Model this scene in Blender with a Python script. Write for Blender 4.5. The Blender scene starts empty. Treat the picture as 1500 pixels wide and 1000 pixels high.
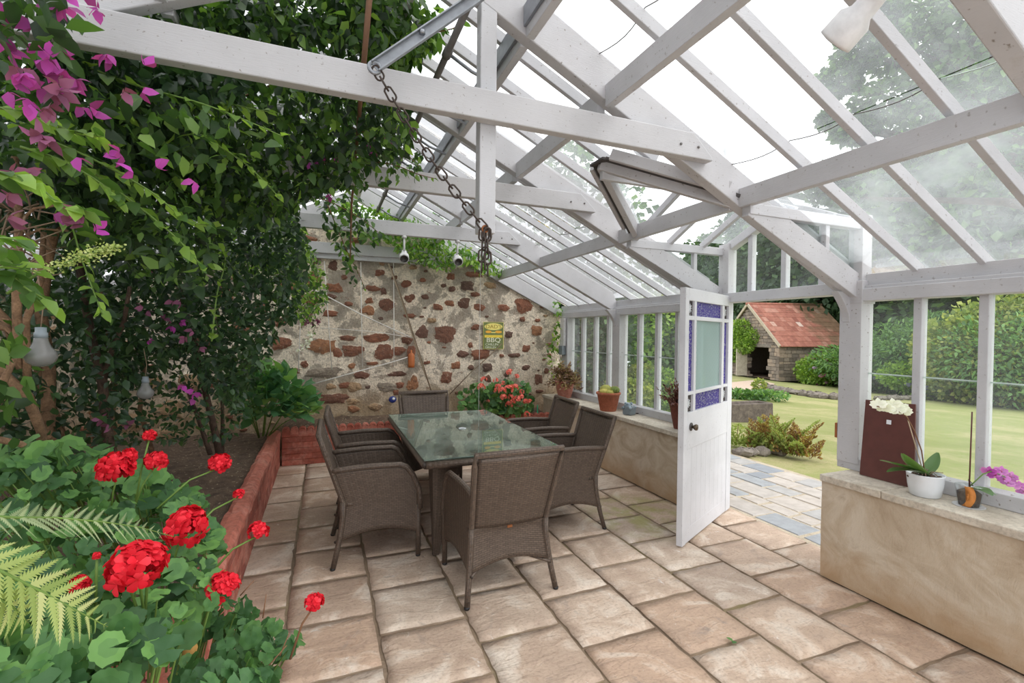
import bpy, bmesh, math, random
import numpy as np
from mathutils import Vector, Matrix
random.seed(7); rng = np.random.default_rng(7)
SC = bpy.context.scene
COL = SC.collection
PI = math.pi
# ---------------------------------------------------------------- camera
CM = np.array([[0.929544, -0.368563, 0.010458], [-0.003729, 0.018965, 0.999813], [0.368692, 0.929409, -0.016255]])
F = 694.5
CAM = np.array([0.0, 0.0, 1.53])
cd = bpy.data.cameras.new('camera'); co = bpy.data.objects.new('camera', cd); COL.objects.link(co)
cd.sensor_width = 36; cd.sensor_fit = 'HORIZONTAL'; cd.lens = F * 36 / 1500; cd.clip_start = .05; cd.clip_end = 400
mw = Matrix.Identity(4)
for i in range(3):
    mw[i][0] = CM[0][i]; mw[i][1] = CM[1][i]; mw[i][2] = -CM[2][i]; mw[i][3] = CAM[i]
co.matrix_world = mw
SC.camera = co

def ray(x, y): return CM.T @ np.array([(x - 750) / F, (500 - y) / F, 1.0])
def at(x, y, Y): d = ray(x, y); return CAM + d * (Y / d[1])          # the point of the line of sight at depth Y
def atz(x, y, z): d = ray(x, y); return CAM + d * ((z - CAM[2]) / d[2])
def atx(x, y, X): d = ray(x, y); return CAM + d * (X / d[0])
def gz(x): return -.055 * max(0.0, x - 5.0)                          # the garden falls away from the glasshouse
def atg(x, y):
    d = ray(x, y); t = (0 - CAM[2]) / d[2]
    P = CAM + d * t
    if P[0] > 5:
        t = (CAM[2] - .275) / (-(d[2]) - .055 * d[0]); P = CAM + d * t
    return P

# ---------------------------------------------------------------- materials
class NT:
    def __init__(s, name):
        s.m = bpy.data.materials.new(name); s.m.use_nodes = True
        s.t = s.m.node_tree; s.t.nodes.clear()
        s.out = s.t.nodes.new('ShaderNodeOutputMaterial')
    def n(s, typ, **kw):
        nd = s.t.nodes.new('ShaderNode' + typ)
        for k, v in kw.items():
            if k.startswith('_'):
                setattr(nd, k[1:], v); continue
            key = int(k[1:]) if k[0] == 'i' and k[1:].isdigit() else k.replace('__', ' ')
            sock = nd.inputs[key]
            if isinstance(v, bpy.types.NodeSocket): s.t.links.new(v, sock)
            elif isinstance(v, tuple) and len(v) == 3 and sock.type == 'RGBA': sock.default_value = (*v, 1)
            else: sock.default_value = v
        return nd
    def link(s, a, b): s.t.links.new(a, b)
    def co(s, kind='Object'): return s.n('TexCoord').outputs[kind]
    def map(s, v, scale=(1, 1, 1), rot=(0, 0, 0), loc=(0, 0, 0)):
        return s.n('Mapping', Vector=v, Scale=scale, Rotation=rot, Location=loc).outputs[0]
    def noise(s, v, scale, detail=4, rough=.55, dist=0, col=False):
        nd = s.n('TexNoise', Vector=v, Scale=scale, Detail=detail, Roughness=rough, Distortion=dist)
        return nd.outputs['Color' if col else 'Fac']
    def ramp(s, f, stops, interp='LINEAR'):
        nd = s.n('ValToRGB', Fac=f); cr = nd.color_ramp; cr.interpolation = interp
        while len(cr.elements) > 1: cr.elements.remove(cr.elements[-1])
        for i, (p, c) in enumerate(stops):
            e = cr.elements[0] if i == 0 else cr.elements.new(p)
            e.position = p; e.color = (*c, 1) if not isinstance(c, (int, float)) else (c, c, c, 1)
        return nd.outputs[0]
    def mix(s, f, a, b, mode='MIX'):
        nd = s.n('Mix', _data_type='RGBA', _blend_type=mode)
        for k, v in ((0, f), (6, a), (7, b)):
            if isinstance(v, bpy.types.NodeSocket): s.t.links.new(v, nd.inputs[k])
            else: nd.inputs[k].default_value = (*v, 1) if isinstance(v, tuple) else v
        return nd.outputs[2]
    def math(s, op, a, b=0.0):
        nd = s.n('Math', _operation=op)
        for k, v in ((0, a), (1, b)):
            if isinstance(v, bpy.types.NodeSocket): s.t.links.new(v, nd.inputs[k])
            else: nd.inputs[k].default_value = v
        return nd.outputs[0]
    def attr(s, name): return s.n('Attribute', _attribute_name=name).outputs['Fac']
    def bump(s, h, strength=.4, dist=.01): return s.n('Bump', Height=h, Strength=strength, Distance=dist).outputs[0]
    def pbr(s, base, rough=.6, normal=None, **kw):
        nd = s.n('BsdfPrincipled', Roughness=rough, **kw)
        if isinstance(base, bpy.types.NodeSocket): s.link(base, nd.inputs['Base Color'])
        else: nd.inputs['Base Color'].default_value = (*base, 1)
        if normal: s.link(normal, nd.inputs['Normal'])
        return nd.outputs[0]
    def done(s, sh):
        s.link(sh, s.out.inputs['Surface']); return s.m
    def mixsh(s, f, a, b):
        nd = s.n('MixShader')
        if isinstance(f, bpy.types.NodeSocket): s.link(f, nd.inputs[0])
        else: nd.inputs[0].default_value = f
        s.link(a, nd.inputs[1]); s.link(b, nd.inputs[2]); return nd.outputs[0]

def lin(r, g, b):
    return tuple(((c / 255) / 12.92 if c / 255 <= .04045 else ((c / 255 + .055) / 1.055) ** 2.4) for c in (r, g, b))

def simple(name, c, rough=.6, var=.15, scale=20, bump=.0, **kw):
    t = NT(name); v = t.co()
    n = t.noise(v, scale)
    col = t.ramp(n, [(.3, tuple(x * (1 - var) for x in c)), (.7, tuple(min(1, x * (1 + var)) for x in c))])
    return t.done(t.pbr(col, rough, t.bump(n, bump, .005) if bump else None, **kw))

def m_paint(name, c=(196, 196, 199), dirt=.55):
    t = NT(name); v = t.co()
    big = t.noise(v, 3, 5, .6); fine = t.noise(t.map(v, (4, 4, 40)), 6, 4); spk = t.noise(v, 55, 2, .5)
    base = t.ramp(big, [(.25, lin(*[x * .93 for x in c])), (.6, lin(*c))])
    base = t.mix(t.ramp(spk, [(.66, 0), (.74, dirt)]), base, lin(118, 108, 98))
    base = t.mix(t.ramp(t.noise(v, 9, 6, .7), [(.62, 0), (.8, .45 * dirt)]), base, lin(150, 138, 120))
    return t.done(t.pbr(base, .55, t.bump(fine, .25, .004)))

def m_glass(name, tint=(1, 1, 1), veil=.1, veilmax=.3, gloss=1.0, scale=1.6, veilcol=(.85, .9, .92)):
    t = NT(name); v = t.co()
    fr = t.math('MULTIPLY', t.n('LayerWeight', Blend=.12).outputs['Fresnel'], gloss)
    g = t.n('BsdfGlossy', Roughness=.015, Color=(1, 1, 1)).outputs[0]
    tr = t.n('BsdfTransparent', Color=tint).outputs[0]
    n = t.noise(t.map(v, (1, 1, 1)), scale, 7, .65, .15)
    d = t.n('AddShader'); t.link(t.n('BsdfTranslucent', Color=veilcol).outputs[0], d.inputs[0]); t.link(t.n('BsdfDiffuse', Color=tuple(.1 * x for x in veilcol)).outputs[0], d.inputs[1])
    f = t.ramp(n, [(.35, veil), (.72, veilmax)])
    s = t.mixsh(f, tr, d.outputs[0])
    return t.done(t.mixsh(fr, s, g))

def m_leaf(name, stops, trans=.3, rough=.45, tr_gain=1.6, spec=.5):
    t = NT(name)
    c = t.ramp(t.attr('tint'), stops)
    p = t.pbr(c, rough, None, **{'Specular__IOR__Level': spec})
    tl = t.n('BsdfTranslucent'); t.link(t.mix(1.0, c, (tr_gain, tr_gain * 1.05, tr_gain * .5), 'MULTIPLY'), tl.inputs[0])
    return t.done(t.mixsh(trans, p, tl.outputs[0]))

def m_rubble(name):
    t = NT(name); v = t.co()
    a = t.attr('tint')                                     # stones carry 0.1..1, the mortar bed 0
    big = t.noise(v, 1.5, 5, .6, .8); med = t.noise(v, 7, 6, .65); fine = t.noise(v, 45, 5, .65)
    pat = t.noise(v, 2.3, 9, .62, .4)
    mort = t.ramp(pat, [(.40, lin(160, 150, 136)), (.455, lin(178, 167, 150)), (.475, lin(236, 221, 200)), (.56, lin(240, 226, 206)), (.585, lin(176, 164, 148)), (.7, lin(158, 148, 136))])
    mort = t.mix(t.ramp(med, [(.3, .6), (.5, 0)]), mort, lin(146, 130, 114))
    mort = t.mix(t.ramp(t.noise(v, 15, 5, .72, .6), [(.615, 0), (.655, .85)]), mort, lin(134, 98, 78))
    zs = t.n('SeparateXYZ', Vector=v).outputs['Z']
    low = t.math('ADD', zs, t.math('MULTIPLY', t.math('SUBTRACT', big, .5), .8))
    mort = t.mix(t.ramp(low, [(.55, .75), (1.05, 0)]), mort, lin(166, 138, 102))
    mort = t.mix(t.ramp(fine, [(.35, .5), (.6, 0)]), mort, lin(110, 99, 86))
    st = t.ramp(a, [(.1, lin(104, 82, 72)), (.3, lin(128, 88, 70)), (.5, lin(150, 98, 74)), (.7, lin(168, 114, 80)), (.85, lin(184, 152, 116)), (1, lin(152, 140, 124))])
    st = t.mix(t.ramp(t.noise(v, 22, 6, .7), [(.35, .6), (.65, 0)]), st, lin(72, 52, 46))
    st = t.mix(t.ramp(t.noise(v, 30, 4, .6), [(.62, 0), (.7, .6)]), st, lin(176, 158, 136))
    rag = t.math('ADD', t.attr('core'), t.math('MULTIPLY', t.math('SUBTRACT', t.noise(v, 13, 7, .68), .5), 1.9))
    c = t.mix(t.ramp(rag, [(.38, 0), (.46, 1)]), mort, st)
    h = t.math('ADD', t.math('MULTIPLY', med, .7), t.math('MULTIPLY', fine, .4))
    return t.done(t.pbr(c, .9, t.bump(h, .85, .03)))

def m_paving(name):
    t = NT(name); v = t.co(); a = t.attr('tint')
    off = t.n('CombineXYZ', X=t.math('MULTIPLY', a, 37.0), Y=t.math('MULTIPLY', a, 11.0), Z=0.0).outputs[0]
    w = t.n('VectorMath', _operation='ADD', i0=v, i1=off).outputs[0]
    n1 = t.noise(w, 3.2, 5, .6, 1.2); n2 = t.noise(t.map(w, (1, 2.2, 1)), 7, 7, .65, 1.5); n3 = t.noise(w, 60, 3, .6)
    c = t.ramp(a, [(.1, lin(190, 166, 146)), (.35, lin(204, 182, 162)), (.6, lin(196, 166, 142)), (.85, lin(208, 190, 172)), (1, lin(186, 168, 152))])
    c = t.mix(t.ramp(n1, [(.36, .6), (.58, 0)]), c, lin(166, 142, 124))
    c = t.mix(t.ramp(n1, [(.52, 0), (.68, .75)]), c, lin(224, 212, 198))
    c = t.mix(t.ramp(n2, [(.60, 0), (.72, .55)]), c, lin(158, 118, 90))
    c = t.mix(t.ramp(t.noise(w, 2.0, 6, .7, 2), [(.60, 0), (.70, .55)]), c, lin(140, 130, 124))
    c = t.mix(t.ramp(t.noise(w, 5, 5, .7, 2.5), [(.64, 0), (.72, .7)]), c, lin(234, 230, 226))
    c = t.mix(t.ramp(n3, [(.3, .35), (.5, 0)]), c, lin(120, 98, 84))
    p = t.n('SeparateXYZ', Vector=v)
    dx = t.math('SUBTRACT', p.outputs['X'], 2.55); dy = t.math('SUBTRACT', p.outputs['Y'], 3.35)
    d2 = t.math('ADD', t.math('MULTIPLY', dx, dx), t.math('MULTIPLY', dy, dy))
    moss = t.math('MULTIPLY', t.ramp(d2, [(.0, .8), (.35, 0)]), t.ramp(t.noise(v, 6, 5, .6), [(.42, 0), (.6, 1)]))
    c = t.mix(moss, c, lin(150, 148, 78))
    c = t.mix(t.ramp(t.attr('grout'), [(.4, 0), (.6, 1)]), c, t.ramp(t.noise(v, 1.6, 5, .6), [(.35, lin(124, 104, 86)), (.55, lin(150, 130, 108)), (.72, lin(134, 124, 84))]))
    h = t.math('ADD', t.math('MULTIPLY', n2, .8), t.math('MULTIPLY', n3, .12))
    return t.done(t.pbr(c, .62, t.bump(h, .9, .018)))

def m_wicker(name):
    t = NT(name); uv = t.co('UV')
    b = t.n('TexBrick', Vector=uv, Scale=1.0, Mortar__Size=.0016, Mortar__Smooth=.6, Bias=0.0, Brick__Width=.034, Row__Height=.0125, Color1=(.9, .9, .9), Color2=(.55, .55, .55), Mortar=(0, 0, 0))
    b.offset = .5
    w = t.n('TexWave', Vector=uv, Scale=9.3, Distortion=0.0, _wave_type='BANDS', _bands_direction='X').outputs['Fac']
    n = t.noise(uv, 30, 3)
    c = t.mix(t.n('SeparateXYZ', Vector=b.outputs['Color']).outputs[0], lin(30, 25, 21), lin(112, 95, 82))
    c = t.mix(t.ramp(n, [(.35, .5), (.7, 0)]), c, lin(92, 78, 66))
    h = t.math('ADD', t.math('MULTIPLY', t.math('SUBTRACT', 1.0, b.outputs['Fac']), 1.0), t.math('MULTIPLY', w, .5))
    s = t.pbr(c, .5, t.bump(h, .8, .004))
    return t.done(s)

def m_brick(name):
    t = NT(name); v = t.co(); a = t.attr('tint')
    c = t.ramp(a, [(0, lin(140, 74, 60)), (.5, lin(172, 92, 74)), (.78, lin(184, 108, 90)), (1, lin(190, 118, 100))])
    c = t.mix(t.ramp(t.noise(v, 6, 6, .7), [(.48, 0), (.7, .75)]), c, lin(208, 152, 136))
    c = t.mix(t.ramp(t.noise(v, 25, 5, .7), [(.35, .5), (.55, 0)]), c, lin(104, 58, 48))
    return t.done(t.pbr(c, .8, t.bump(t.noise(v, 40, 4), .4, .006)))

def m_render(name):
    t = NT(name); v = t.co()
    sw = t.noise(t.map(v, (1, 1, 1.4)), 2.2, 6, .62, 2.5); st = t.noise(t.map(v, (1, 3, 1)), 9, 5, .65, 3)
    c = t.ramp(sw, [(.3, lin(172, 152, 128)), (.48, lin(192, 176, 154)), (.6, lin(204, 191, 172)), (.75, lin(178, 161, 140))])
    c = t.mix(t.ramp(st, [(.58, 0), (.75, .35)]), c, lin(164, 138, 110))
    z = t.n('SeparateXYZ', Vector=v).outputs['Z']
    zz = t.math('ADD', z, t.math('MULTIPLY', t.math('SUBTRACT', t.noise(v, 5, 5, .6), .5), .35))
    c = t.mix(t.ramp(zz, [(.02, .75), (.26, 0)]), c, lin(176, 144, 108))
    return t.done(t.pbr(c, .85, t.bump(t.math('ADD', t.math('MULTIPLY', st, .6), t.math('MULTIPLY', t.noise(v, 60, 3), .15)), .4, .012)))

def m_stone(name, c1, c2, c3, sc=5, rough=.85, b=.6):
    t = NT(name); v = t.co()
    n = t.noise(v, sc, 7, .65, .6); f = t.noise(v, sc * 9, 4, .65)
    c = t.ramp(n, [(.3, lin(*c1)), (.5, lin(*c2)), (.7, lin(*c3))])
    c = t.mix(t.ramp(f, [(.35, .4), (.55, 0)]), c, tuple(x * .5 for x in lin(*c1)))
    return t.done(t.pbr(c, rough, t.bump(t.math('ADD', n, t.math('MULTIPLY', f, .3)), b, .012)))

def m_tinted(name, stops, rough=.75, sc=14, amt=.3, b=.4, moss=None):
    t = NT(name); v = t.co()
    c = t.ramp(t.attr('tint'), stops)
    if moss:
        x = t.math('ADD', t.n('SeparateXYZ', Vector=v).outputs['X'], t.math('MULTIPLY', t.math('SUBTRACT', t.noise(v, 1.3, 6, .65), .5), 6.0))
        c = t.mix(t.ramp(t.math('MULTIPLY', x, .1), [(moss, 0), (moss + .14, .8)]), c, lin(104, 92, 66))
    n = t.noise(v, sc, 6, .65)
    c = t.mix(t.ramp(n, [(.35, amt), (.6, 0)]), c, t.mix(1.0, c, (.45, .42, .4), 'MULTIPLY'))
    return t.done(t.pbr(c, rough, t.bump(n, b, .01)))

def m_lawn(name):
    t = NT(name); v = t.co()
    n1 = t.noise(v, .55, 5, .6, .5); n2 = t.noise(t.map(v, (1, 1, 1)), 6, 5, .7); n3 = t.noise(v, 90, 3, .7)
    c = t.ramp(n1, [(.3, lin(136, 138, 86)), (.5, lin(154, 152, 104)), (.64, lin(182, 168, 130)), (.8, lin(144, 146, 94))])
    c = t.mix(t.ramp(n2, [(.35, .55), (.6, 0)]), c, lin(128, 144, 66))
    c = t.mix(t.ramp(n3, [(.35, .5), (.6, 0)]), c, lin(110, 124, 58))
    return t.done(t.pbr(c, .95, t.bump(n3, .5, .02)))

def m_soil(name):
    t = NT(name); v = t.co()
    n = t.noise(v, 12, 7, .7); f = t.noise(v, 70, 4, .7)
    c = t.ramp(n, [(.3, lin(84, 68, 58)), (.6, lin(128, 106, 88))])
    c = t.mix(t.ramp(t.noise(v, 38, 2, .4), [(.66, 0), (.69, .9)]), c, lin(196, 178, 150))
    return t.done(t.pbr(c, .95, t.bump(t.math('ADD', n, f), 1.0, .03)))

def m_wire(name, c, rough=.4, metal=0.0): return simple(name, lin(*c), rough, .12, 30, .1, Metallic=metal)

def m_stained(name, c1, c2, white=.5, scale=60):
    t = NT(name); v = t.co()
    vo = t.n('TexVoronoi', Vector=v, Scale=scale, _feature='F1').outputs['Distance']
    n = t.noise(v, scale * .5, 3, .5, 1.5)
    f = t.math('MULTIPLY', t.ramp(vo, [(.28, 1), (.42, 0)]), t.ramp(n, [(.44, 0), (.52, 1)]))
    c = t.mix(f, t.mix(t.noise(v, 7, 2), c1, c2), (white, white, white * 1.05))
    a = t.pbr(c, .25); tr = t.n('BsdfTranslucent'); t.link(c, tr.inputs[0])
    return t.done(t.mixsh(.45, a, tr.outputs[0]))

def m_etched(name):
    t = NT(name); v = t.co(); p = t.n('SeparateXYZ', Vector=v)
    k = 115.0
    sa = t.math('SINE', t.math('MULTIPLY', t.math('ADD', p.outputs['X'], t.math('MULTIPLY', p.outputs['Z'], .75)), k))
    sb = t.math('SINE', t.math('MULTIPLY', t.math('SUBTRACT', p.outputs['X'], t.math('MULTIPLY', p.outputs['Z'], .75)), k))
    f = t.ramp(t.math('ABSOLUTE', t.math('MULTIPLY', sa, sb)), [(.12, 1), (.4, 0)])
    c = t.mix(f, lin(176, 202, 200), lin(214, 226, 222))
    p = t.pbr(c, .3); tl = t.n('BsdfTranslucent'); t.link(c, tl.inputs[0])
    s = t.mixsh(.5, p, tl.outputs[0])
    return t.done(t.mixsh(.32, s, t.n('BsdfTransparent', Color=(.85, .97, .95)).outputs[0]))

M = {}
M['paint'] = m_paint('white_paint')
M['paint2'] = m_paint('white_paint_weathered', (191, 190, 192), .8)
M['paint_door'] = m_paint('door_paint', (210, 211, 215), .25)
M['glass_roof'] = m_glass('roof_glass', (.98, .99, 1), .10, .36, .7, 1.4)
M['glass_wall'] = m_glass('window_glass', (.93, .98, .955), .02, .10, .9, 1.8)
M['glass_edge'] = simple('glass_edge', lin(196, 214, 206), .3, .1)
M['rubble'] = m_rubble('rubble_masonry')
M['paving'] = m_paving('riven_paving')
M['wicker'] = m_wicker('wicker')
M['brick'] = m_brick('painted_brick')
M['render'] = m_render('cement_render')
M['coping'] = m_stone('stone_coping', (176, 164, 148), (204, 194, 178), (214, 206, 192), 6, .7, .3)
M['granite'] = m_stone('granite', (96, 88, 82), (128, 120, 112), (146, 138, 128), 9)
M['trough'] = m_stone('trough_stone', (70, 63, 57), (100, 90, 82), (124, 113, 102), 9)
M['soil'] = m_soil('soil')
M['lawn'] = m_lawn('mown_grass')
M['terracotta'] = m_stone('terracotta', (158, 92, 66), (178, 104, 76), (186, 122, 96), 6, .8, .15)
M['terracotta_pale'] = m_stone('terracotta_limed', (160, 100, 84), (176, 116, 100), (198, 156, 142), 5, .85, .2)
M['terracotta_dark'] = m_stone('terracotta_dark', (116, 66, 56), (134, 78, 66), (96, 70, 60), 6, .85, .2)
M['galv'] = m_wire('galvanised_steel', (150, 154, 160), .45, .6)
M['pipe'] = m_wire('weathered_pipe', (118, 116, 114), .6, .3)
M['chain'] = m_wire('rusty_chain', (74, 64, 58), .6, .5)
M['white_wire'] = m_wire('white_wire', (224, 220, 214), .5)
M['string'] = m_wire('pale_string', (214, 210, 204), .7)
M['cane'] = m_wire('cane', (176, 158, 134), .7)
M['twig'] = m_wire('twig', (128, 108, 88), .8)
M['rope'] = m_wire('brown_stem', (116, 84, 62), .8)
M['bark'] = m_stone('bark', (92, 72, 54), (132, 102, 76), (160, 128, 98), 16, .9, .8)
M['bark_dark'] = m_stone('bark_dark', (58, 46, 38), (84, 66, 54), (106, 86, 70), 16, .9, .8)
M['stem'] = simple('green_stem', lin(96, 124, 52), .6)
M['stem_brown'] = simple('brown_stem_thin', lin(120, 84, 58), .7)
M['rust'] = m_wire('rust', (150, 92, 52), .8)
M['black'] = m_wire('black', (26, 25, 26), .5)
M['dark'] = m_wire('dark_lead', (70, 66, 64), .7)
M['white_plastic'] = m_wire('white_plastic', (208, 207, 207), .45)
M['ceramic'] = simple('white_ceramic', lin(226, 230, 234), .25, .03)
M['brown_board'] = simple('brown_board', lin(92, 52, 46), .5, .15, 14)
M['grey_plastic'] = simple('grey_plastic', lin(122, 132, 138), .5)
M['brass'] = m_wire('old_brass', (96, 84, 70), .4, .8)
BASELEAF = [(0, lin(24, 42, 24)), (.35, lin(40, 66, 32)), (.7, lin(66, 104, 40)), (1, lin(128, 164, 62))]
M['leaf_boug'] = m_leaf('bougainvillea_leaf', [(0, lin(26, 44, 28)), (.35, lin(44, 68, 38)), (.7, lin(78, 112, 52)), (1, lin(146, 180, 82))], .38, .42, 1.8)
M['leaf_dark'] = m_leaf('vine_leaf', [(0, lin(34, 56, 38)), (.5, lin(58, 86, 54)), (.9, lin(84, 116, 66)), (1, lin(124, 158, 70))], .3, .35)
M['leaf_ger'] = m_leaf('geranium_leaf', [(0, lin(42, 78, 42)), (.5, lin(68, 110, 58)), (1, lin(104, 148, 74))], .2, .6)
M['leaf_hyd'] = m_leaf('broad_leaf', [(0, lin(56, 98, 62)), (.6, lin(92, 140, 96)), (1, lin(140, 180, 96))], .25, .5)
M['leaf_ivy'] = m_leaf('creeper_leaf', [(0, lin(60, 100, 44)), (.6, lin(104, 146, 62)), (1, lin(164, 190, 84))], .35, .5)
M['bract'] = m_leaf('bougainvillea_bract', [(0, lin(138, 56, 120)), (.5, lin(184, 74, 166)), (1, lin(212, 86, 204))], .35, .6, 1.2)
M['bract_pale'] = m_leaf('faded_bract', [(0, lin(128, 74, 104)), (1, lin(178, 108, 150))], .35, .6, 1.1)
M['red'] = m_leaf('geranium_red', [(0, lin(186, 16, 30)), (.6, lin(222, 30, 48)), (1, lin(240, 60, 72))], .2, .6, 1.0, .2)
M['coral'] = m_leaf('geranium_coral', [(0, lin(224, 104, 92)), (1, lin(248, 146, 132))], .25, .6, 1.0, .2)
M['white_petal'] = m_leaf('white_petal', [(0, lin(232, 234, 220)), (1, lin(248, 248, 244))], .3, .5, 1.0)
M['pink_petal'] = m_leaf('orchid_pink', [(0, lin(176, 66, 170)), (.6, lin(206, 96, 200)), (1, lin(226, 140, 220))], .3, .5, 1.0)
M['fern'] = m_leaf('fern_frond', [(0, lin(128, 150, 78)), (.6, lin(166, 182, 106)), (1, lin(196, 200, 140))], .35, .6, 1.1)
M['fern_pale'] = m_leaf('fern_pale', [(0, lin(124, 142, 100)), (1, lin(170, 184, 138))], .3, .6, 1.1)
M['dry'] = m_leaf('dry_leaf', [(0, lin(110, 76, 52)), (.6, lin(168, 132, 76)), (1, lin(176, 170, 90))], .3, .7, 1.0)
M['orchid_leaf'] = m_leaf('orchid_leaf', [(0, lin(70, 104, 58)), (1, lin(112, 146, 80))], .1, .35)
M['succulent'] = m_leaf('succulent_brown', [(0, lin(96, 70, 56)), (.6, lin(140, 108, 82)), (1, lin(160, 146, 92))], .1, .6)
M['succulent_red'] = m_leaf('succulent_red', [(0, lin(90, 50, 46)), (1, lin(138, 92, 80))], .1, .6)
M['cactus'] = m_leaf('cactus', [(0, lin(92, 116, 54)), (.6, lin(132, 146, 70)), (1, lin(214, 200, 110))], .05, .7)
G1 = [(0, lin(42, 66, 36)), (.5, lin(70, 104, 54)), (1, lin(112, 146, 74))]
M['g_dark'] = m_leaf('tree_dark', [(0, lin(36, 56, 36)), (.6, lin(60, 86, 52)), (1, lin(92, 118, 72))], .25, .6)
M['g_mid'] = m_leaf('bush_mid', G1, .3, .6)
M['g_fresh'] = m_leaf('bush_fresh', [(0, lin(84, 116, 46)), (.5, lin(122, 156, 66)), (1, lin(170, 194, 92))], .3, .6)
M['g_yellow'] = m_leaf('bush_yellow', [(0, lin(86, 108, 56)), (.5, lin(136, 152, 80)), (1, lin(194, 196, 116))], .3, .6)
M['g_blue'] = m_leaf('bush_bluegreen', [(0, lin(62, 92, 56)), (.5, lin(98, 136, 80)), (1, lin(136, 170, 104))], .3, .6)
M['hyd_flower'] = m_leaf('hydrangea_flower', [(0, lin(150, 86, 110)), (.5, lin(188, 130, 144)), (1, lin(150, 150, 190))], .2, .7, 1.0)
M['tilered'] = m_tinted('roof_tile', [(0, lin(150, 92, 78)), (.5, lin(178, 118, 100)), (.85, lin(196, 148, 130)), (1, lin(214, 190, 176))], .8, 5, .5, .4, .27)
M['shedstone'] = m_tinted('shed_stone', [(0, lin(112, 102, 94)), (.5, lin(142, 130, 120)), (1, lin(166, 148, 132))], .9, 9, .5)
M['slab'] = m_tinted('path_slab', [(0, lin(138, 144, 152)), (.3, lin(160, 164, 168)), (.6, lin(182, 176, 170)), (1, lin(190, 182, 174))], .7, 9, .35)
M['mortar'] = m_stone('mortar', (160, 146, 126), (186, 174, 154), (196, 184, 164), 10, .9, .3)
M['gravel'] = m_stone('yard_gravel', (168, 146, 128), (196, 174, 156), (206, 190, 172), 20, .95, .5)

# ---------------------------------------------------------------- mesh helpers
def link(o, parent=None):
    COL.objects.link(o)
    if parent is not None: o.parent = parent
    return o
def tag(o, label=None, cat=None, group=None, kind=None, category=None):
    cat = cat or category
    for k, v in (('label', label), ('category', cat), ('group', group), ('kind', kind)):
        if v: o[k] = v
    return o
def empty(name, loc=(0, 0, 0), rz=0.0, **kw):
    o = bpy.data.objects.new(name, None); o.empty_display_size = .1; o.location = loc; o.rotation_euler = (0, 0, rz)
    link(o); return tag(o, **kw)

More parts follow.
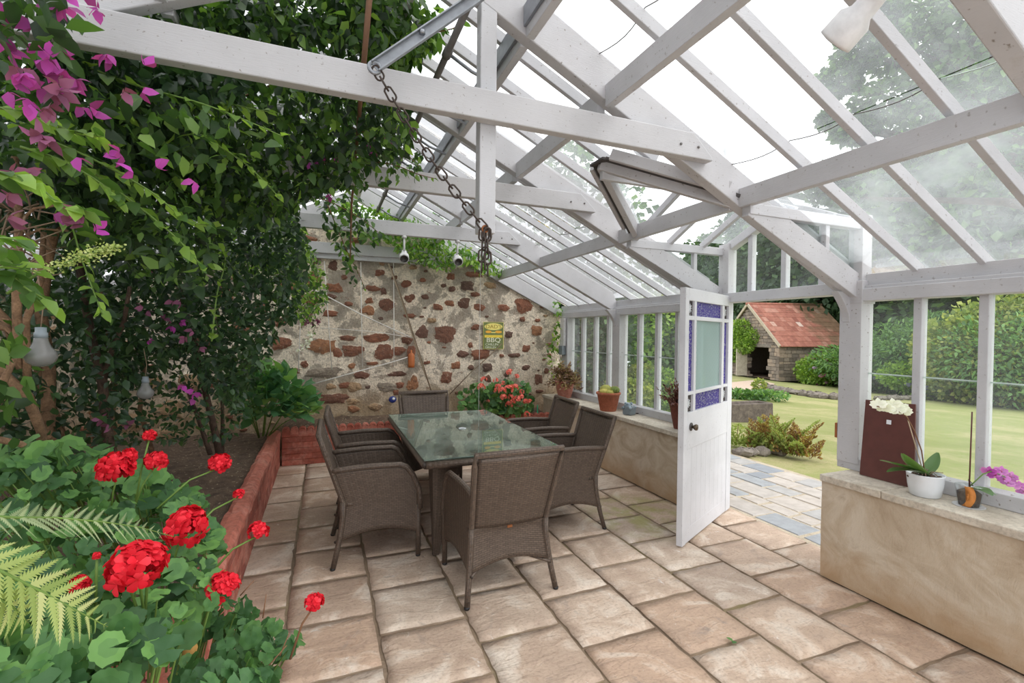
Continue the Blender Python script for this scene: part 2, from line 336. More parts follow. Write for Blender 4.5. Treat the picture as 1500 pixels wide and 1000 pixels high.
class MB:
    def __init__(s): s.v = []; s.f = []; s.t = []; s.uv = []; s.sm = []; s.core = {}
    def add(s, vs, fs, tint=0.5, smooth=False, uvs=None):
        b = len(s.v); s.v += [tuple(map(float, p)) for p in vs]
        for i, f in enumerate(fs):
            s.f.append(tuple(b + k for k in f)); s.t.append(tint); s.sm.append(smooth)
            s.uv.append(uvs[i] if uvs else None)
        return s
    def box(s, lo, hi, tint=.5):
        x0, y0, z0 = lo; x1, y1, z1 = hi
        vs = [(x0, y0, z0), (x1, y0, z0), (x1, y1, z0), (x0, y1, z0), (x0, y0, z1), (x1, y0, z1), (x1, y1, z1), (x0, y1, z1)]
        return s.add(vs, [(0, 3, 2, 1), (4, 5, 6, 7), (0, 1, 5, 4), (1, 2, 6, 5), (2, 3, 7, 6), (3, 0, 4, 7)], tint)
    def beam(s, p0, p1, w, h, up=(0, 0, 1), tint=.5):
        p0 = Vector(p0); p1 = Vector(p1); d = (p1 - p0).normalized(); up = Vector(up)
        sd = d.cross(up).normalized(); u = sd.cross(d).normalized()
        vs = []
        for p in (p0, p1):
            for a, b in ((-1, -1), (1, -1), (1, 1), (-1, 1)): vs.append(p + sd * (a * w / 2) + u * (b * h / 2))
        return s.add(vs, [(0, 3, 2, 1), (4, 5, 6, 7), (0, 1, 5, 4), (1, 2, 6, 5), (2, 3, 7, 6), (3, 0, 4, 7)], tint)
    def tube(s, pts, r, n=8, tint=.5, cap=True, flat=1.0):
        pts = [Vector(p) for p in pts]; k = len(pts)
        rs = r if isinstance(r, (list, tuple)) else [r] * k
        prev = None; rings = []
        L = 0.0; Ls = []
        for i, p in enumerate(pts):
            d = (pts[min(i + 1, k - 1)] - pts[max(i - 1, 0)])
            d = d.normalized() if d.length > 1e-9 else Vector((0, 0, 1))
            if prev is None: a = Vector((0, 0, 1)) if abs(d.z) < .9 else Vector((1, 0, 0)); u = a.cross(d).normalized()
            else: u = (prev - d * prev.dot(d)).normalized()
            prev = u; w = d.cross(u)
            rings.append([p + (u * math.cos(2 * PI * j / n) + w * (flat * math.sin(2 * PI * j / n))) * rs[i] for j in range(n)])
            if i: L += (p - pts[i - 1]).length
            Ls.append(L)
        vs = [q for g in rings for q in g]; fs = []; uvs = []
        per = 2 * PI * max(rs)
        for i in range(k - 1):
            for j in range(n):
                fs.append((i * n + j, i * n + (j + 1) % n, (i + 1) * n + (j + 1) % n, (i + 1) * n + j))
                uvs.append([(Ls[i], per * j / n), (Ls[i], per * (j + 1) / n), (Ls[i + 1], per * (j + 1) / n), (Ls[i + 1], per * j / n)])
        if cap:
            fs.append(tuple(range(n - 1, -1, -1))); fs.append(tuple((k - 1) * n + j for j in range(n))); uvs += [None, None]
        return s.add(vs, fs, tint, True, uvs)
    def lathe(s, prof, c=(0, 0, 0), n=28, tint=.5, rib=None):
        vs = []; fs = []
        for r, z in prof:
            for j in range(n):
                a = 2 * PI * j / n; q = r * (rib(a) if rib else 1)
                vs.append((c[0] + q * math.cos(a), c[1] + q * math.sin(a), c[2] + z))
        for i in range(len(prof) - 1):
            for j in range(n): fs.append((i * n + j, i * n + (j + 1) % n, (i + 1) * n + (j + 1) % n, (i + 1) * n + j))
        if prof[0][0] > 1e-4: fs.append(tuple(range(n - 1, -1, -1)))
        if prof[-1][0] > 1e-4: fs.append(tuple((len(prof) - 1) * n + j for j in range(n)))
        return s.add(vs, fs, tint, True)
    def prism(s, poly, y0, y1, tint=.5):                # polygon in x,z swept along y
        k = len(poly); vs = [(x, y0, z) for x, z in poly] + [(x, y1, z) for x, z in poly]
        fs = [tuple(range(k)), tuple(range(2 * k - 1, k - 1, -1))] + [(i, k + i, k + (i + 1) % k, (i + 1) % k) for i in range(k)]
        return s.add(vs, fs, tint)
    def ball(s, c, r, n=8, sq=(1, 1, 1), tint=.5):
        prof = [(math.sin(PI * i / n) * r, -math.cos(PI * i / n) * r) for i in range(n + 1)]
        b = len(s.v); s.lathe([(max(1e-5, p[0]), p[1]) for p in prof], (0, 0, 0), n * 2, tint)
        for i in range(b, len(s.v)): s.v[i] = (c[0] + s.v[i][0] * sq[0], c[1] + s.v[i][1] * sq[1], c[2] + s.v[i][2] * sq[2])
        return s
    def build(s, name, mat, parent=None, bevel=0.0, solid=0.0, sub=0):
        me = bpy.data.meshes.new(name); me.from_pydata(s.v, [], s.f); me.materials.append(mat)
        at_ = me.attributes.new('tint', 'FLOAT', 'FACE'); at_.data.foreach_set('value', s.t)
        me.polygons.foreach_set('use_smooth', s.sm)
        if s.core:
            ca = me.attributes.new('core', 'FLOAT', 'POINT'); ca.data.foreach_set('value', [s.core.get(i, 0.0) for i in range(len(s.v))])
        if any(u is not None for u in s.uv):
            ul = me.uv_layers.new(name='UVMap'); li = 0; flat = []
            for f, u in zip(s.f, s.uv):
                for k in range(len(f)): flat += list(u[k]) if u else [0.0, 0.0]
            ul.data.foreach_set('uv', flat)
        o = bpy.data.objects.new(name, me); link(o, parent)
        if bevel:
            b = o.modifiers.new('bevel', 'BEVEL'); b.width = bevel; b.segments = 2; b.limit_method = 'ANGLE'; b.angle_limit = .6
        if solid:
            m = o.modifiers.new('solid', 'SOLIDIFY'); m.thickness = solid; m.offset = 0
        if sub:
            m = o.modifiers.new('sub', 'SUBSURF'); m.levels = sub; m.render_levels = sub
        return o

def np_mesh(name, V, quads, tris, tint, mat, parent=None, smooth=False):
    """many small leaves at once: V (n,3); quads (a,4); tris (b,3); tint per face (quads then tris)"""
    me = bpy.data.meshes.new(name)
    nq, ntr = len(quads), len(tris)
    me.vertices.add(len(V)); me.vertices.foreach_set('co', np.asarray(V, np.float32).ravel())
    idx = np.concatenate([np.asarray(quads, np.int32).ravel(), np.asarray(tris, np.int32).ravel()])
    me.loops.add(len(idx)); me.loops.foreach_set('vertex_index', idx)
    ls = np.concatenate([np.arange(nq) * 4, nq * 4 + np.arange(ntr) * 3]).astype(np.int32)
    me.polygons.add(nq + ntr); me.polygons.foreach_set('loop_start', ls)
    me.update(calc_edges=True); me.validate()
    a = me.attributes.new('tint', 'FLOAT', 'FACE'); a.data.foreach_set('value', np.asarray(tint, np.float32))
    if smooth: me.polygons.foreach_set('use_smooth', np.ones(nq + ntr, bool))
    me.materials.append(mat)
    return link(bpy.data.objects.new(name, me), parent)

# leaf templates: x along the leaf, y across, z up; (verts, quads, tris)
T_OVATE = (np.array([(0, 0, 0), (.32, .27, .07), (.32, 0, 0), (.32, -.27, .07), (.68, .2, .0), (.68, 0, -.05), (.68, -.2, .0), (1, 0, -.16)]),
           [(1, 2, 5, 4), (2, 3, 6, 5)], [(0, 2, 1), (0, 3, 2), (4, 5, 7), (5, 6, 7)])
T_NARROW = (np.array([(0, 0, 0), (.35, .16, .03), (.35, 0, 0), (.35, -.16, .03), (.7, .12, -.03), (.7, 0, -.06), (.7, -.12, -.03), (1, 0, -.2)]), T_OVATE[1], T_OVATE[2])
T_BROAD = (np.array([(0, 0, 0), (.3, .3, .05), (.3, 0, 0), (.3, -.3, .05), (.7, .25, -.04), (.7, 0, -.06), (.7, -.25, -.04), (1, 0, -.2)]), T_OVATE[1], T_OVATE[2])
T_PETAL = (np.array([(0, 0, 0), (.3, .2, .03), (.3, -.2, .03), (.7, .42, .0), (.72, 0, .1), (.7, -.42, .0), (.97, .26, -.1), (1, 0, -.04), (.97, -.26, -.1)]), [(1, 0, 2, 4), (1, 4, 3, 3)][:1] + [(3, 4, 7, 6), (4, 5, 8, 7)], [(1, 4, 3), (2, 5, 4)])
def t_pinna(n=13):
    vs = []; q = []
    for k in range(n + 1):
        f = k / n; w = .11 * (1 - f) ** .75 * (1.0 if k else .4)
        for s in (1, -1): vs.append((f + .035, s * w, -.10 * f * f)); vs.append((f - .01, s * w * .28, .012 - .10 * f * f))
        vs.append((f, 0, .015 - .10 * f * f))
    for k in range(n):
        b = 5 * k
        q += [(b + 4, b + 1, b + 6, b + 9), (b + 9, b + 8, b + 3, b + 4)]
    t = []
    for k in range(n):
        b = 5 * k; t += [(b + 1, b + 5, b + 6), (b + 3, b + 8, b + 7)]
    return (np.array(vs), q, t)
T_PINNA = t_pinna()
T_CARD = (np.array([(0, 0, 0), (.5, .3, .06), (1, 0, -.05), (.5, -.3, .06)]), [(0, 1, 2, 3)], [])
def t_round(n=30, lobes=7):
    vs = [(0, 0, 0)]
    for k in range(n + 1):
        a = PI * .06 + (2 * PI - PI * .12) * k / n; r = .5 * (1 + .05 * math.cos(a * lobes))
        vs.append((-r * .55 * math.cos(a), r * .55 * math.sin(a), .035))
    for k in range(n + 1):
        a = PI * .06 + (2 * PI - PI * .12) * k / n; r = .5 * (1 + .03 * (-1) ** k) * (1 + .07 * math.cos(a * lobes))
        vs.append((-r * math.cos(a), r * math.sin(a), .02 + .045 * math.cos(a * 5)))
    tri = [(0, 2 + k, 1 + k) for k in range(n)]
    qd = [(1 + k, 2 + k, n + 3 + k, n + 2 + k) for k in range(n)]
    return (np.array(vs), qd, tri)
T_ROUND = t_round()

def leaves(name, P, Fd, Nm, size, tpl, tint, mat, parent=None, smooth=False, width=1.0):
    P = np.asarray(P, float); n = len(P)
    Fd = np.asarray(Fd, float); Fd = Fd / (np.linalg.norm(Fd, axis=1, keepdims=True) + 1e-9)
    S = np.cross(Nm, Fd); S /= (np.linalg.norm(S, axis=1, keepdims=True) + 1e-9); N2 = np.cross(Fd, S)
    T, q, t = tpl; k = len(T); size = np.broadcast_to(np.asarray(size, float), (n,))
    V = P[:, None] + size[:, None, None] * (T[None, :, 0, None] * Fd[:, None] + width * T[None, :, 1, None] * S[:, None] + T[None, :, 2, None] * N2[:, None])
    off = (np.arange(n) * k)
    Q = (np.array(q, int).reshape(-1, 4)[None] + off[:, None, None]).reshape(-1, 4) if len(q) else np.zeros((0, 4), int)
    R = (np.array(t, int).reshape(-1, 3)[None] + off[:, None, None]).reshape(-1, 3) if len(t) else np.zeros((0, 3), int)
    tint = np.broadcast_to(np.asarray(tint, float), (n,))
    ti = tint * .8 if tpl is T_ROUND else tint        # the darker zone in the middle of a geranium leaf
    return np_mesh(name, V.reshape(-1, 3), Q, R, np.concatenate([np.repeat(tint, len(q)), np.repeat(ti, len(t))]), mat, parent, smooth)

def rdir(n, up=0.0, down=0.0):
    d = rng.normal(size=(n, 3)); d /= np.linalg.norm(d, axis=1, keepdims=True); d[:, 2] += up - down
    return d / np.linalg.norm(d, axis=1, keepdims=True)
def inpoly(x, y, poly):
    c = np.zeros(len(x), bool); j = len(poly) - 1
    for i in range(len(poly)):
        xi, yi = poly[i]; xj, yj = poly[j]
        m = ((yi > y) != (yj > y)) & (x < (xj - xi) * (y - yi) / (yj - yi + 1e-12) + xi); c ^= m; j = i
    return c
def lowz(x):                                               # underside of the principal rafters
    return 1.80 + .484 * (3.28 - x) if x > .4 else 1.80 + .484 * (x + 2.48)
def roofz(x):                                              # underside of the glass
    return lowz(x) + .22
def region(poly, Ya, Yb, n, dens=None):
    """n points filling the body of growth that shows as this outline and is Ya..Yb deep"""
    xs = [p[0] for p in poly]; ys = [p[1] for p in poly]; out = []
    while len(out) < n:
        x = rng.uniform(min(xs), max(xs), n); y = rng.uniform(min(ys), max(ys), n); ok = inpoly(x, y, poly)
        for a, b in zip(x[ok], y[ok]):
            P = at(a, b, rng.uniform(Ya, Yb))
            if P[0] < -2.38 or P[2] > roofz(P[0]) - .06 or P[2] < .38: continue
            if dens and rng.random() > dens(a, b): continue
            out.append(P)
            if len(out) >= n: break
    return np.array(out)

# ================================================================ the setting
YT = [.79, 2.11, 3.33, 4.87, 6.35]                     # front faces of the trusses
XP = 3.28                                              # inner face of the window posts
XA = .40                                               # ridge
# ---- floor: riven slabs in half bond, grout between
def floor():
    xs = [-2.45, -1.55, -1.1, -.642, -.184, .263, .721, 1.177, 1.636, 2.087, 2.535, 2.984, 3.38]
    py = .4475; V = []; Fq = []; T = []; Gt = []
    y_lo, y_hi = -1.2, 6.45
    for c in range(2, len(xs) - 1):
        x0, x1 = xs[c], xs[c + 1]
        ph = 1.45 * 1.53 if c % 2 == 0 else 1.60 * 1.53
        k0 = math.floor((y_lo - ph) / py)
        k = k0
        while ph + k * py < y_hi:
            y0 = ph + k * py; y1 = y0 + py; k += 1
            if c == len(xs) - 2 and not (2.05 < (y0 + y1) / 2 < 3.4): continue
            g = .009; n = 8; b = len(V); tt = rng.random(); zt = rng.uniform(-.002, .002)
            jit = rng.normal(0, .0028, (n + 1, n + 1, 2)); zz = rng.normal(0, .0009, (n + 1, n + 1))
            for i in range(n + 1):
                for j in range(n + 1):
                    e = (i in (0, n)) or (j in (0, n))
                    u = x0 + g + (x1 - x0 - 2 * g) * i / n; w = y0 + g + (y1 - y0 - 2 * g) * j / n
                    V.append((u + jit[i, j, 0], w + jit[i, j, 1], zt + zz[i, j] - (.005 if e else 0)))
            for i in range(n):
                for j in range(n):
                    a = b + i * (n + 1) + j; Fq.append((a, a + n + 1, a + n + 2, a + 1)); T.append(tt); Gt.append(0)
            # the slab's rim down to the bedding
            ring = [b + i * (n + 1) for i in range(n + 1)] + [b + n * (n + 1) + j for j in range(1, n + 1)] + [b + i * (n + 1) + n for i in range(n - 1, -1, -1)] + [b + j for j in range(n - 1, 0, -1)]
            b2 = len(V)
            for r in ring: V.append((V[r][0], V[r][1], -.02))
            m = len(ring)
            for q in range(m): Fq.append((ring[q], b2 + q, b2 + (q + 1) % m, ring[(q + 1) % m])); T.append(tt); Gt.append(1)
    b = len(V); n = 30
    for i in range(n + 1):
        for j in range(n + 1): V.append((-2.5 + 5.9 * i / n, -1.3 + 7.9 * j / n, -.0135 + rng.normal(0, .0008)))
    for i in range(n):
        for j in range(n):
            a = b + i * (n + 1) + j; Fq.append((a, a + n + 1, a + n + 2, a + 1)); T.append(.5); Gt.append(1)
    o = np_mesh('floor', V, Fq, np.zeros((0, 3), int), T, M['paving'])
    a = o.data.attributes.new('grout', 'FLOAT', 'FACE'); a.data.foreach_set('value', np.asarray(Gt, np.float32))
    tag(o, 'tan riven stone paving laid in rows under the glass roof', 'floor', kind='structure')
floor()

# ---- rubble masonry
def stone(mb, cx, cz, w, h, place, tint, depth=.018):
    n = 11; ph = rng.random() * 6.28; ring = []
    rr = [rng.uniform(.74, 1.15) * 1.16 for _ in range(n)]
    for k in range(n):
        a = ph + 2 * PI * k / n; c, s_ = math.cos(a), math.sin(a)
        q = rr[k] / max(abs(c) ** .8 + .0, abs(s_) ** .8, .72) ** .5
        ring.append((c * w / 2 * q, s_ * h / 2 * q))
    vs = [place(cx + x, cz + z, -.002) for x, z in ring] + [place(cx + x * .74, cz + z * .74, depth * rng.uniform(.4, .8)) for x, z in ring] + [place(cx + x * .4, cz + z * .4, depth * rng.uniform(.9, 1.4)) for x, z in ring] + [place(cx, cz, depth * 1.25)]
    fs = [(i, (i + 1) % n, n + (i + 1) % n, n + i) for i in range(n)] + [(n + i, n + (i + 1) % n, 2 * n + (i + 1) % n, 2 * n + i) for i in range(n)] + [(2 * n + i, 2 * n + (i + 1) % n, 3 * n) for i in range(n)]
    b0 = len(mb.v); mb.add(vs, fs, tint)
    for i in range(n): mb.core[b0 + i] = 0.0; mb.core[b0 + n + i] = .62; mb.core[b0 + 2 * n + i] = 1.15
    mb.core[b0 + 3 * n] = 1.3
YB = 6.40
STONES = """459,411,20,22,5 490,422,22,12,6 453,438,21,15,5 486,435,14,8,2 510,445,12,7,4 538,454,17,12,7 485,459,20,8,5 541,440,10,9,6 546,422,17,8,4 562,426,9,10,2
566,446,22,18,3 595,416,13,10,4 599,437,12,9,4 601,462,18,6,4 556,399,13,9,4 488,389,12,13,2 504,406,8,6,3 551,495,35,12,5 508,495,22,7,4 596,498,17,12,3 518,513,30,15,4
494,516,12,13,5 563,516,28,22,4 584,513,18,12,4 472,507,39,19,7 410,503,27,16,5 407,471,20,12,4 602,515,12,18,5 515,536,9,7,7 545,532,16,5,6 529,549,20,11,3 582,547,26,8,2
490,583,37,13,3 518,567,20,13,8 505,564,15,8,5 568,567,30,12,9 586,564,12,9,5 604,564,16,16,7 485,566,12,8,8 580,575,9,8,5 446,533,9,9,4 427,543,21,8,4 473,545,45,13,9
550,596,18,10,8 517,588,16,8,8 518,599,16,9,7 641,450,16,10,5 659,444,14,8,6 662,423,10,8,2 660,405,14,11,5 685,418,21,16,1 680,444,18,17,2 696,431,16,7,4 702,450,17,11,5
738,450,17,11,5 766,447,29,24,5 765,467,9,8,4 787,469,9,6,5 786,484,19,16,7 653,488,34,26,3 633,469,13,8,8 618,487,20,19,2 696,479,13,9,4 745,490,14,11,1 770,511,14,12,5
704,519,32,15,5 677,519,18,10,2 667,535,14,11,6 689,505,8,9,5 753,520,17,7,2 622,434,11,7,2 603,435,9,8,3 694,402,28,8,4 718,417,19,9,8 714,538,19,12,1 653,552,17,18,4
690,538,10,8,2 788,555,14,18,3 770,538,14,8,2 742,548,9,8,1 715,554,11,11,3 735,521,7,6,5 790,573,12,6,3 800,543,9,8,3 670,575,9,5,3 606,559,11,18,7 420,420,18,14,5 380,450,22,15,4
350,480,24,14,5 330,430,20,18,6 300,500,26,16,4 280,560,24,20,8 250,600,26,22,8 320,560,20,14,5 220,560,24,20,8 190,620,28,24,8 150,600,26,20,7 240,640,26,18,8 450,351,26,10,6 520,352,24,8,5 420,360,16,8,4"""
TN = {1: .12, 2: .2, 3: .3, 4: .4, 5: .5, 6: .6, 7: .72, 8: .86, 9: 1.0}
def wall_back():
    mb = MB(); n = 40
    def top(x): return min(lowz(x) + .14, 2.84 if x < 1.2 else 9)
    xs = [-2.6 + 6.06 * i / n for i in range(n + 1)]; m = 20; V = []
    for x in xs:
        for j in range(m + 1): V.append((x, YB + rng.normal(0, .004), top(x) * j / m))
    fs = []
    for i in range(n):
        for j in range(m):
            a = i * (m + 1) + j; fs.append((a, a + m + 1, a + m + 2, a + 1))
    mb.add(V, fs, 0.0)
    mb.prism([(xs[0], 0), (xs[-1], 0)] + [(x, top(x)) for x in reversed(xs)], YB + .02, YB + .45, 0.0)
    pl = lambda x, z, d: (x, YB - d, z)
    used = []
    for tok in STONES.split():
        px, py, w, h, c = map(float, tok.split(','))
        P = at(px, py, YB); sc = (P[1]) / F * 1.0 / .93
        stone(mb, P[0], P[2], w * sc * 1.04, h * sc * 1.06, pl, TN[int(c)]); used.append((P[0], P[2], max(w, h) * sc))
    k = 0
    while k < 90:
        x = rng.uniform(-2.5, 3.4); z = rng.uniform(.35, 2.6); w = rng.uniform(.03, .09)
        if z > top(x) - .08 or any(abs(x - a) < (r + w) * .6 and abs(z - b) < (r + w) * .5 for a, b, r in used): continue
        stone(mb, x, z, w * 1.3, w * rng.uniform(.5, .9), pl, rng.choice([.12, .2, .3, .4, .5, .86]), .012); used.append((x, z, w)); k += 1
    o = mb.build('wall_back', M['rubble']); tag(o, 'gable wall of brown rubble stones in pale lime mortar', 'wall', kind='structure')
wall_back()
def wall_left():
    mb = MB()
    V = []; n, m = 30, 10
    for i in range(n + 1):
        for j in range(m + 1): V.append((-2.46 + rng.normal(0, .005), -1.2 + 7.6 * i / n, 1.95 * j / m))
    mb.add(V, [(i * (m + 1) + j, i * (m + 1) + j + 1, (i + 1) * (m + 1) + j + 1, (i + 1) * (m + 1) + j) for i in range(n) for j in range(m)], 0.0)
    mb.box((-2.9, -1.2, 0), (-2.48, 6.4, 1.95), 0.0)
    pl = lambda y, z, d: (-2.46 + d, y, z)
    for y in np.arange(-.9, 6.2, .34):
        for z in np.arange(.3, 1.9, .2):
            stone(mb, y + rng.uniform(-.1, .1), z + rng.uniform(-.05, .05), rng.uniform(.12, .26), rng.uniform(.08, .15), pl, rng.choice([.3, .5, .6, .72, .86, .86, 1.0]))
    tag(mb.build('wall_left', M['rubble']), 'tall rubble stone wall behind the climbing plants', 'wall', kind='structure')
wall_left()

# ---- low rendered walls with stone copings
def low_wall(name, y0, y1, lab, joints):
    mb = MB(); V = []; n, m = 34, 8
    for i in range(n + 1):
        for j in range(m + 1): V.append((2.976 + rng.normal(0, .0022), y0 + (y1 - y0) * i / n, .612 * j / m))
    mb.add(V, [(i * (m + 1) + j, i * (m + 1) + j + 1, (i + 1) * (m + 1) + j + 1, (i + 1) * (m + 1) + j) for i in range(n) for j in range(m)], .5, True)
    mb.box((2.982, y0, 0), (3.40, y1, .61))
    o = mb.build(name, M['render']); tag(o, lab, 'wall', kind='structure')
    js = [y0] + joints + [y1]
    for a, b in zip(js[:-1], js[1:]):
        c = MB().box((2.95, a + .002, .612), (3.42, b - .002, .657), .5); c.build('coping_stone', M['coping'], o, .006)
low_wall('wall_right', 3.34, 6.24, 'low rendered wall beyond the white door carrying the terracotta pots', [4.05, 4.8, 5.5])
low_wall('wall_right', -1.2, 2.08, 'low rendered wall beside the doorway carrying the two orchids', [.35, 1.02, 1.72])

# ---- windows above the low walls
def window(name, y0, y1, posts, mull, lab, cut):
    w = empty(name, (XP, (y0 + y1) / 2, .66), label=lab, category='window', kind='structure')
    off = Vector((-XP, -(y0 + y1) / 2, -.66))
    def put(mb, nm, mat, bev=.004):
        mb.v = [tuple(Vector(p) + off) for p in mb.v]; return mb.build(nm, mat, w, bev)
    put(MB().prism([(3.235, .658), (3.36, .658), (3.36, .70), (3.30, .745), (3.235, .735)], y0, y1), 'bottom_rail', M['paint2'])
    put(MB().box((3.235, y0, 1.765), (3.36, y1, 1.845)), 'head_rail', M['paint'])
    for a, b in posts: put(MB().box((XP - .05, a, .70), (XP + .07, b, 1.79)), 'post', M['paint2'])
    for y in mull: put(MB().prism([(XP, .72), (XP, 1.77), (XP + .06, 1.77), (XP + .06, .72)], y - .044, y), 'mullion', M['paint'])
    edges = sorted([y0, y1] + list(mull) + [p for q in posts for p in q])
    for a, b in zip(edges[:-1], edges[1:]):
        if b - a < .13: continue
        g = MB(); g.add([(XP + .032, a, .71), (XP + .032, b, .71), (XP + .032, b, 1.30), (XP + .032, a, 1.30)], [(0, 1, 2, 3)])
        g.add([(XP + .036, a, 1.285), (XP + .036, b, 1.285), (XP + .036, b, 1.80), (XP + .036, a, 1.80)], [(0, 1, 2, 3)])
        p = put(g, 'pane', M['glass_wall'], 0)
        e = MB().box((XP + .0295, a, 1.2935), (XP + .0345, b, 1.3015)); put(e, 'pane_edge', M['glass_edge'], 0)
    return w
window('window_1', 3.27, 6.18, [(4.72, 4.87), (6.0, 6.18), (3.27, 3.36)], [5.70, 5.38, 5.07, 4.45, 4.14, 3.83, 3.55], 'white framed glazing beyond the door above the terracotta pots', None)
window('window_2', -1.2, 2.16, [(2.02, 2.16), (.70, .84)], [1.757, 1.452, 1.14, .43, .12, -.2, -.5, -.85], 'white framed glazing above the two orchids right of the doorway', None)

# ---- doorway frame and the porch gable over it
def porch():
    g = empty('trim_1', (XP, 2.66, 1.85), label='white glazed gablet standing over the open doorway', category='gablet', kind='structure')
    off = Vector((-XP, -2.66, -1.85))
    def put(mb, nm, mat, bev=.004):
        mb.v = [tuple(Vector(p) + off) for p in mb.v]; return mb.build(nm, mat, g, bev)
    put(MB().box((XP - .04, 2.10, 1.82), (XP + .10, 3.24, 1.90)), 'lintel', M['paint'])
    put(MB().box((XP - .03, 3.185, 0.0), (XP + .09, 3.27, 1.85)), 'jamb', M['paint'])
    put(MB().box((XP - .035, 3.13, 1.88), (XP + .06, 3.24, 2.33)), 'corner_post', M['paint2'])
    put(MB().box((XP - .035, 2.03, 1.88), (XP + .06, 2.12, 2.33)), 'corner_post', M['paint2'])
    yr, zr = 2.655, 2.525
    for ye in (3.20, 2.09): put(MB().beam((XP + .02, ye, 2.285), (XP + .02, yr, zr), .07, .075, (1, 0, 0)), 'gable_rafter', M['paint'])
    for y in (2.94, 2.63, 2.33):
        zt = 2.285 + (zr - 2.285) * (1 - abs(y - yr) / .555)
        put(MB().box((XP, y - .022, 1.88), (XP + .05, y + .022, zt)), 'gable_mullion', M['paint'])
    put(MB().add([(XP + .03, 3.2, 1.88), (XP + .03, 2.09, 1.88), (XP + .03, 2.09, 2.31), (XP + .03, yr, 2.56), (XP + .03, 3.2, 2.31)], [(0, 1, 2, 3, 4)]), 'gable_pane', M['glass_wall'], 0)
    # eaves rails of the gablet run back to the main slope, glazed cheeks below them
    for ye, s in ((3.22, 1), (2.075, -1)):
        put(MB().box((2.28, ye - .03, 2.235), (XP + .04, ye + .03, 2.30)), 'eaves_rail', M['paint'])
        put(MB().beam((2.30, ye, lowz(2.30) + .02), (XP, ye, lowz(XP) + .05), .05, .15), 'cheek_sill', M['paint2'])
        put(MB().add([(2.35, ye + .01, lowz(2.35)), (XP, ye + .01, lowz(XP)), (XP, ye + .01, 2.25), (2.35, ye + .01, 2.25)], [(0, 1, 2, 3)]), 'cheek_pane', M['glass_wall'], 0)
        for x in (2.95,): put(MB().box((x - .018, ye - .02, lowz(x)), (x + .018, ye + .02, 2.24)), 'cheek_bar', M['paint'])
        for x in (2.33, 2.68, 3.03): put(MB().beam((x, ye, 2.30), (x - .0, yr, zr + .05), .034, .05), 'roof_bar', M['paint'])
        put(MB().add([(2.26, ye, 2.34), (XP + .08, ye, 2.34), (XP + .08, yr, zr + .09), (1.70, yr, zr + .09)], [(0, 1, 2, 3)]), 'roof_pane', M['glass_roof'], 0)
    put(MB().beam((1.66, yr, zr + .045), (XP + .1, yr, zr + .045), .035, .08), 'ridge_board', M['paint'])
    put(MB().beam((1.62, yr, zr + .115), (XP + .1, yr, zr + .115), .15, .016), 'ridge_lead', M['dark'], .002)
    for ye, xe_ in ((3.12, 2.28), (2.17, 2.27)):
        a = Vector((1.66, yr, lowz(1.66) + .05)); b = Vector((xe_, ye, lowz(xe_) + .05))
        put(MB().beam(a, b, .045, .09), 'valley_rafter', M['paint2'])
        o2 = Vector((.0, .055 if ye > yr else -.055, .01))
        put(MB().beam(a + o2, b + o2, .05, .02), 'valley_lead', M['dark'], .002)
        put(MB().beam(a + o2 * 2, a.lerp(b, .88) + o2 * 2, .03, .07), 'valley_fillet', M['paint2'])
    # turned finials on the gablet's ridge
    fx = at(940, 244, yr); sx = at(1062, 262, yr)
    put(MB().lathe([(.03, -.12), (.03, .0), (.012, .04), (.012, .2), (.02, .21), (.012, .24), (.001, .34)], (sx[0], yr, zr + .14), 14), 'spire', M['paint2'], 0)
    put(MB().lathe([(.05, 0), (.05, .03), (.02, .05), (.022, .08), (.055, .12), (.06, .16), (.03, .20), (.02, .22), (.035, .25), (.03, .29), (.002, .32)], (fx[0], yr, zr + .12), 16), 'finial', M['paint2'], 0)
    for yk in (2.09, 3.24, 4.80):
        z0 = 1.83; pr = [(XP - .055 - .12 * (1 - math.sin(PI / 2 * q / 6)), z0 - .20 * (1 - math.cos(PI / 2 * q / 6)) * 0 - .20 * q / 6) for q in range(7)]
        put(MB().prism([(XP - .03, z0 - .2), (XP - .03, z0)] + pr, yk, yk + .05), 'knee_bracket', M['paint2'])
    put(MB().box((XP - .054, 2.016, 1.75), (XP + .08, 2.166, 1.90)), 'post_head', M['paint2'])
porch()

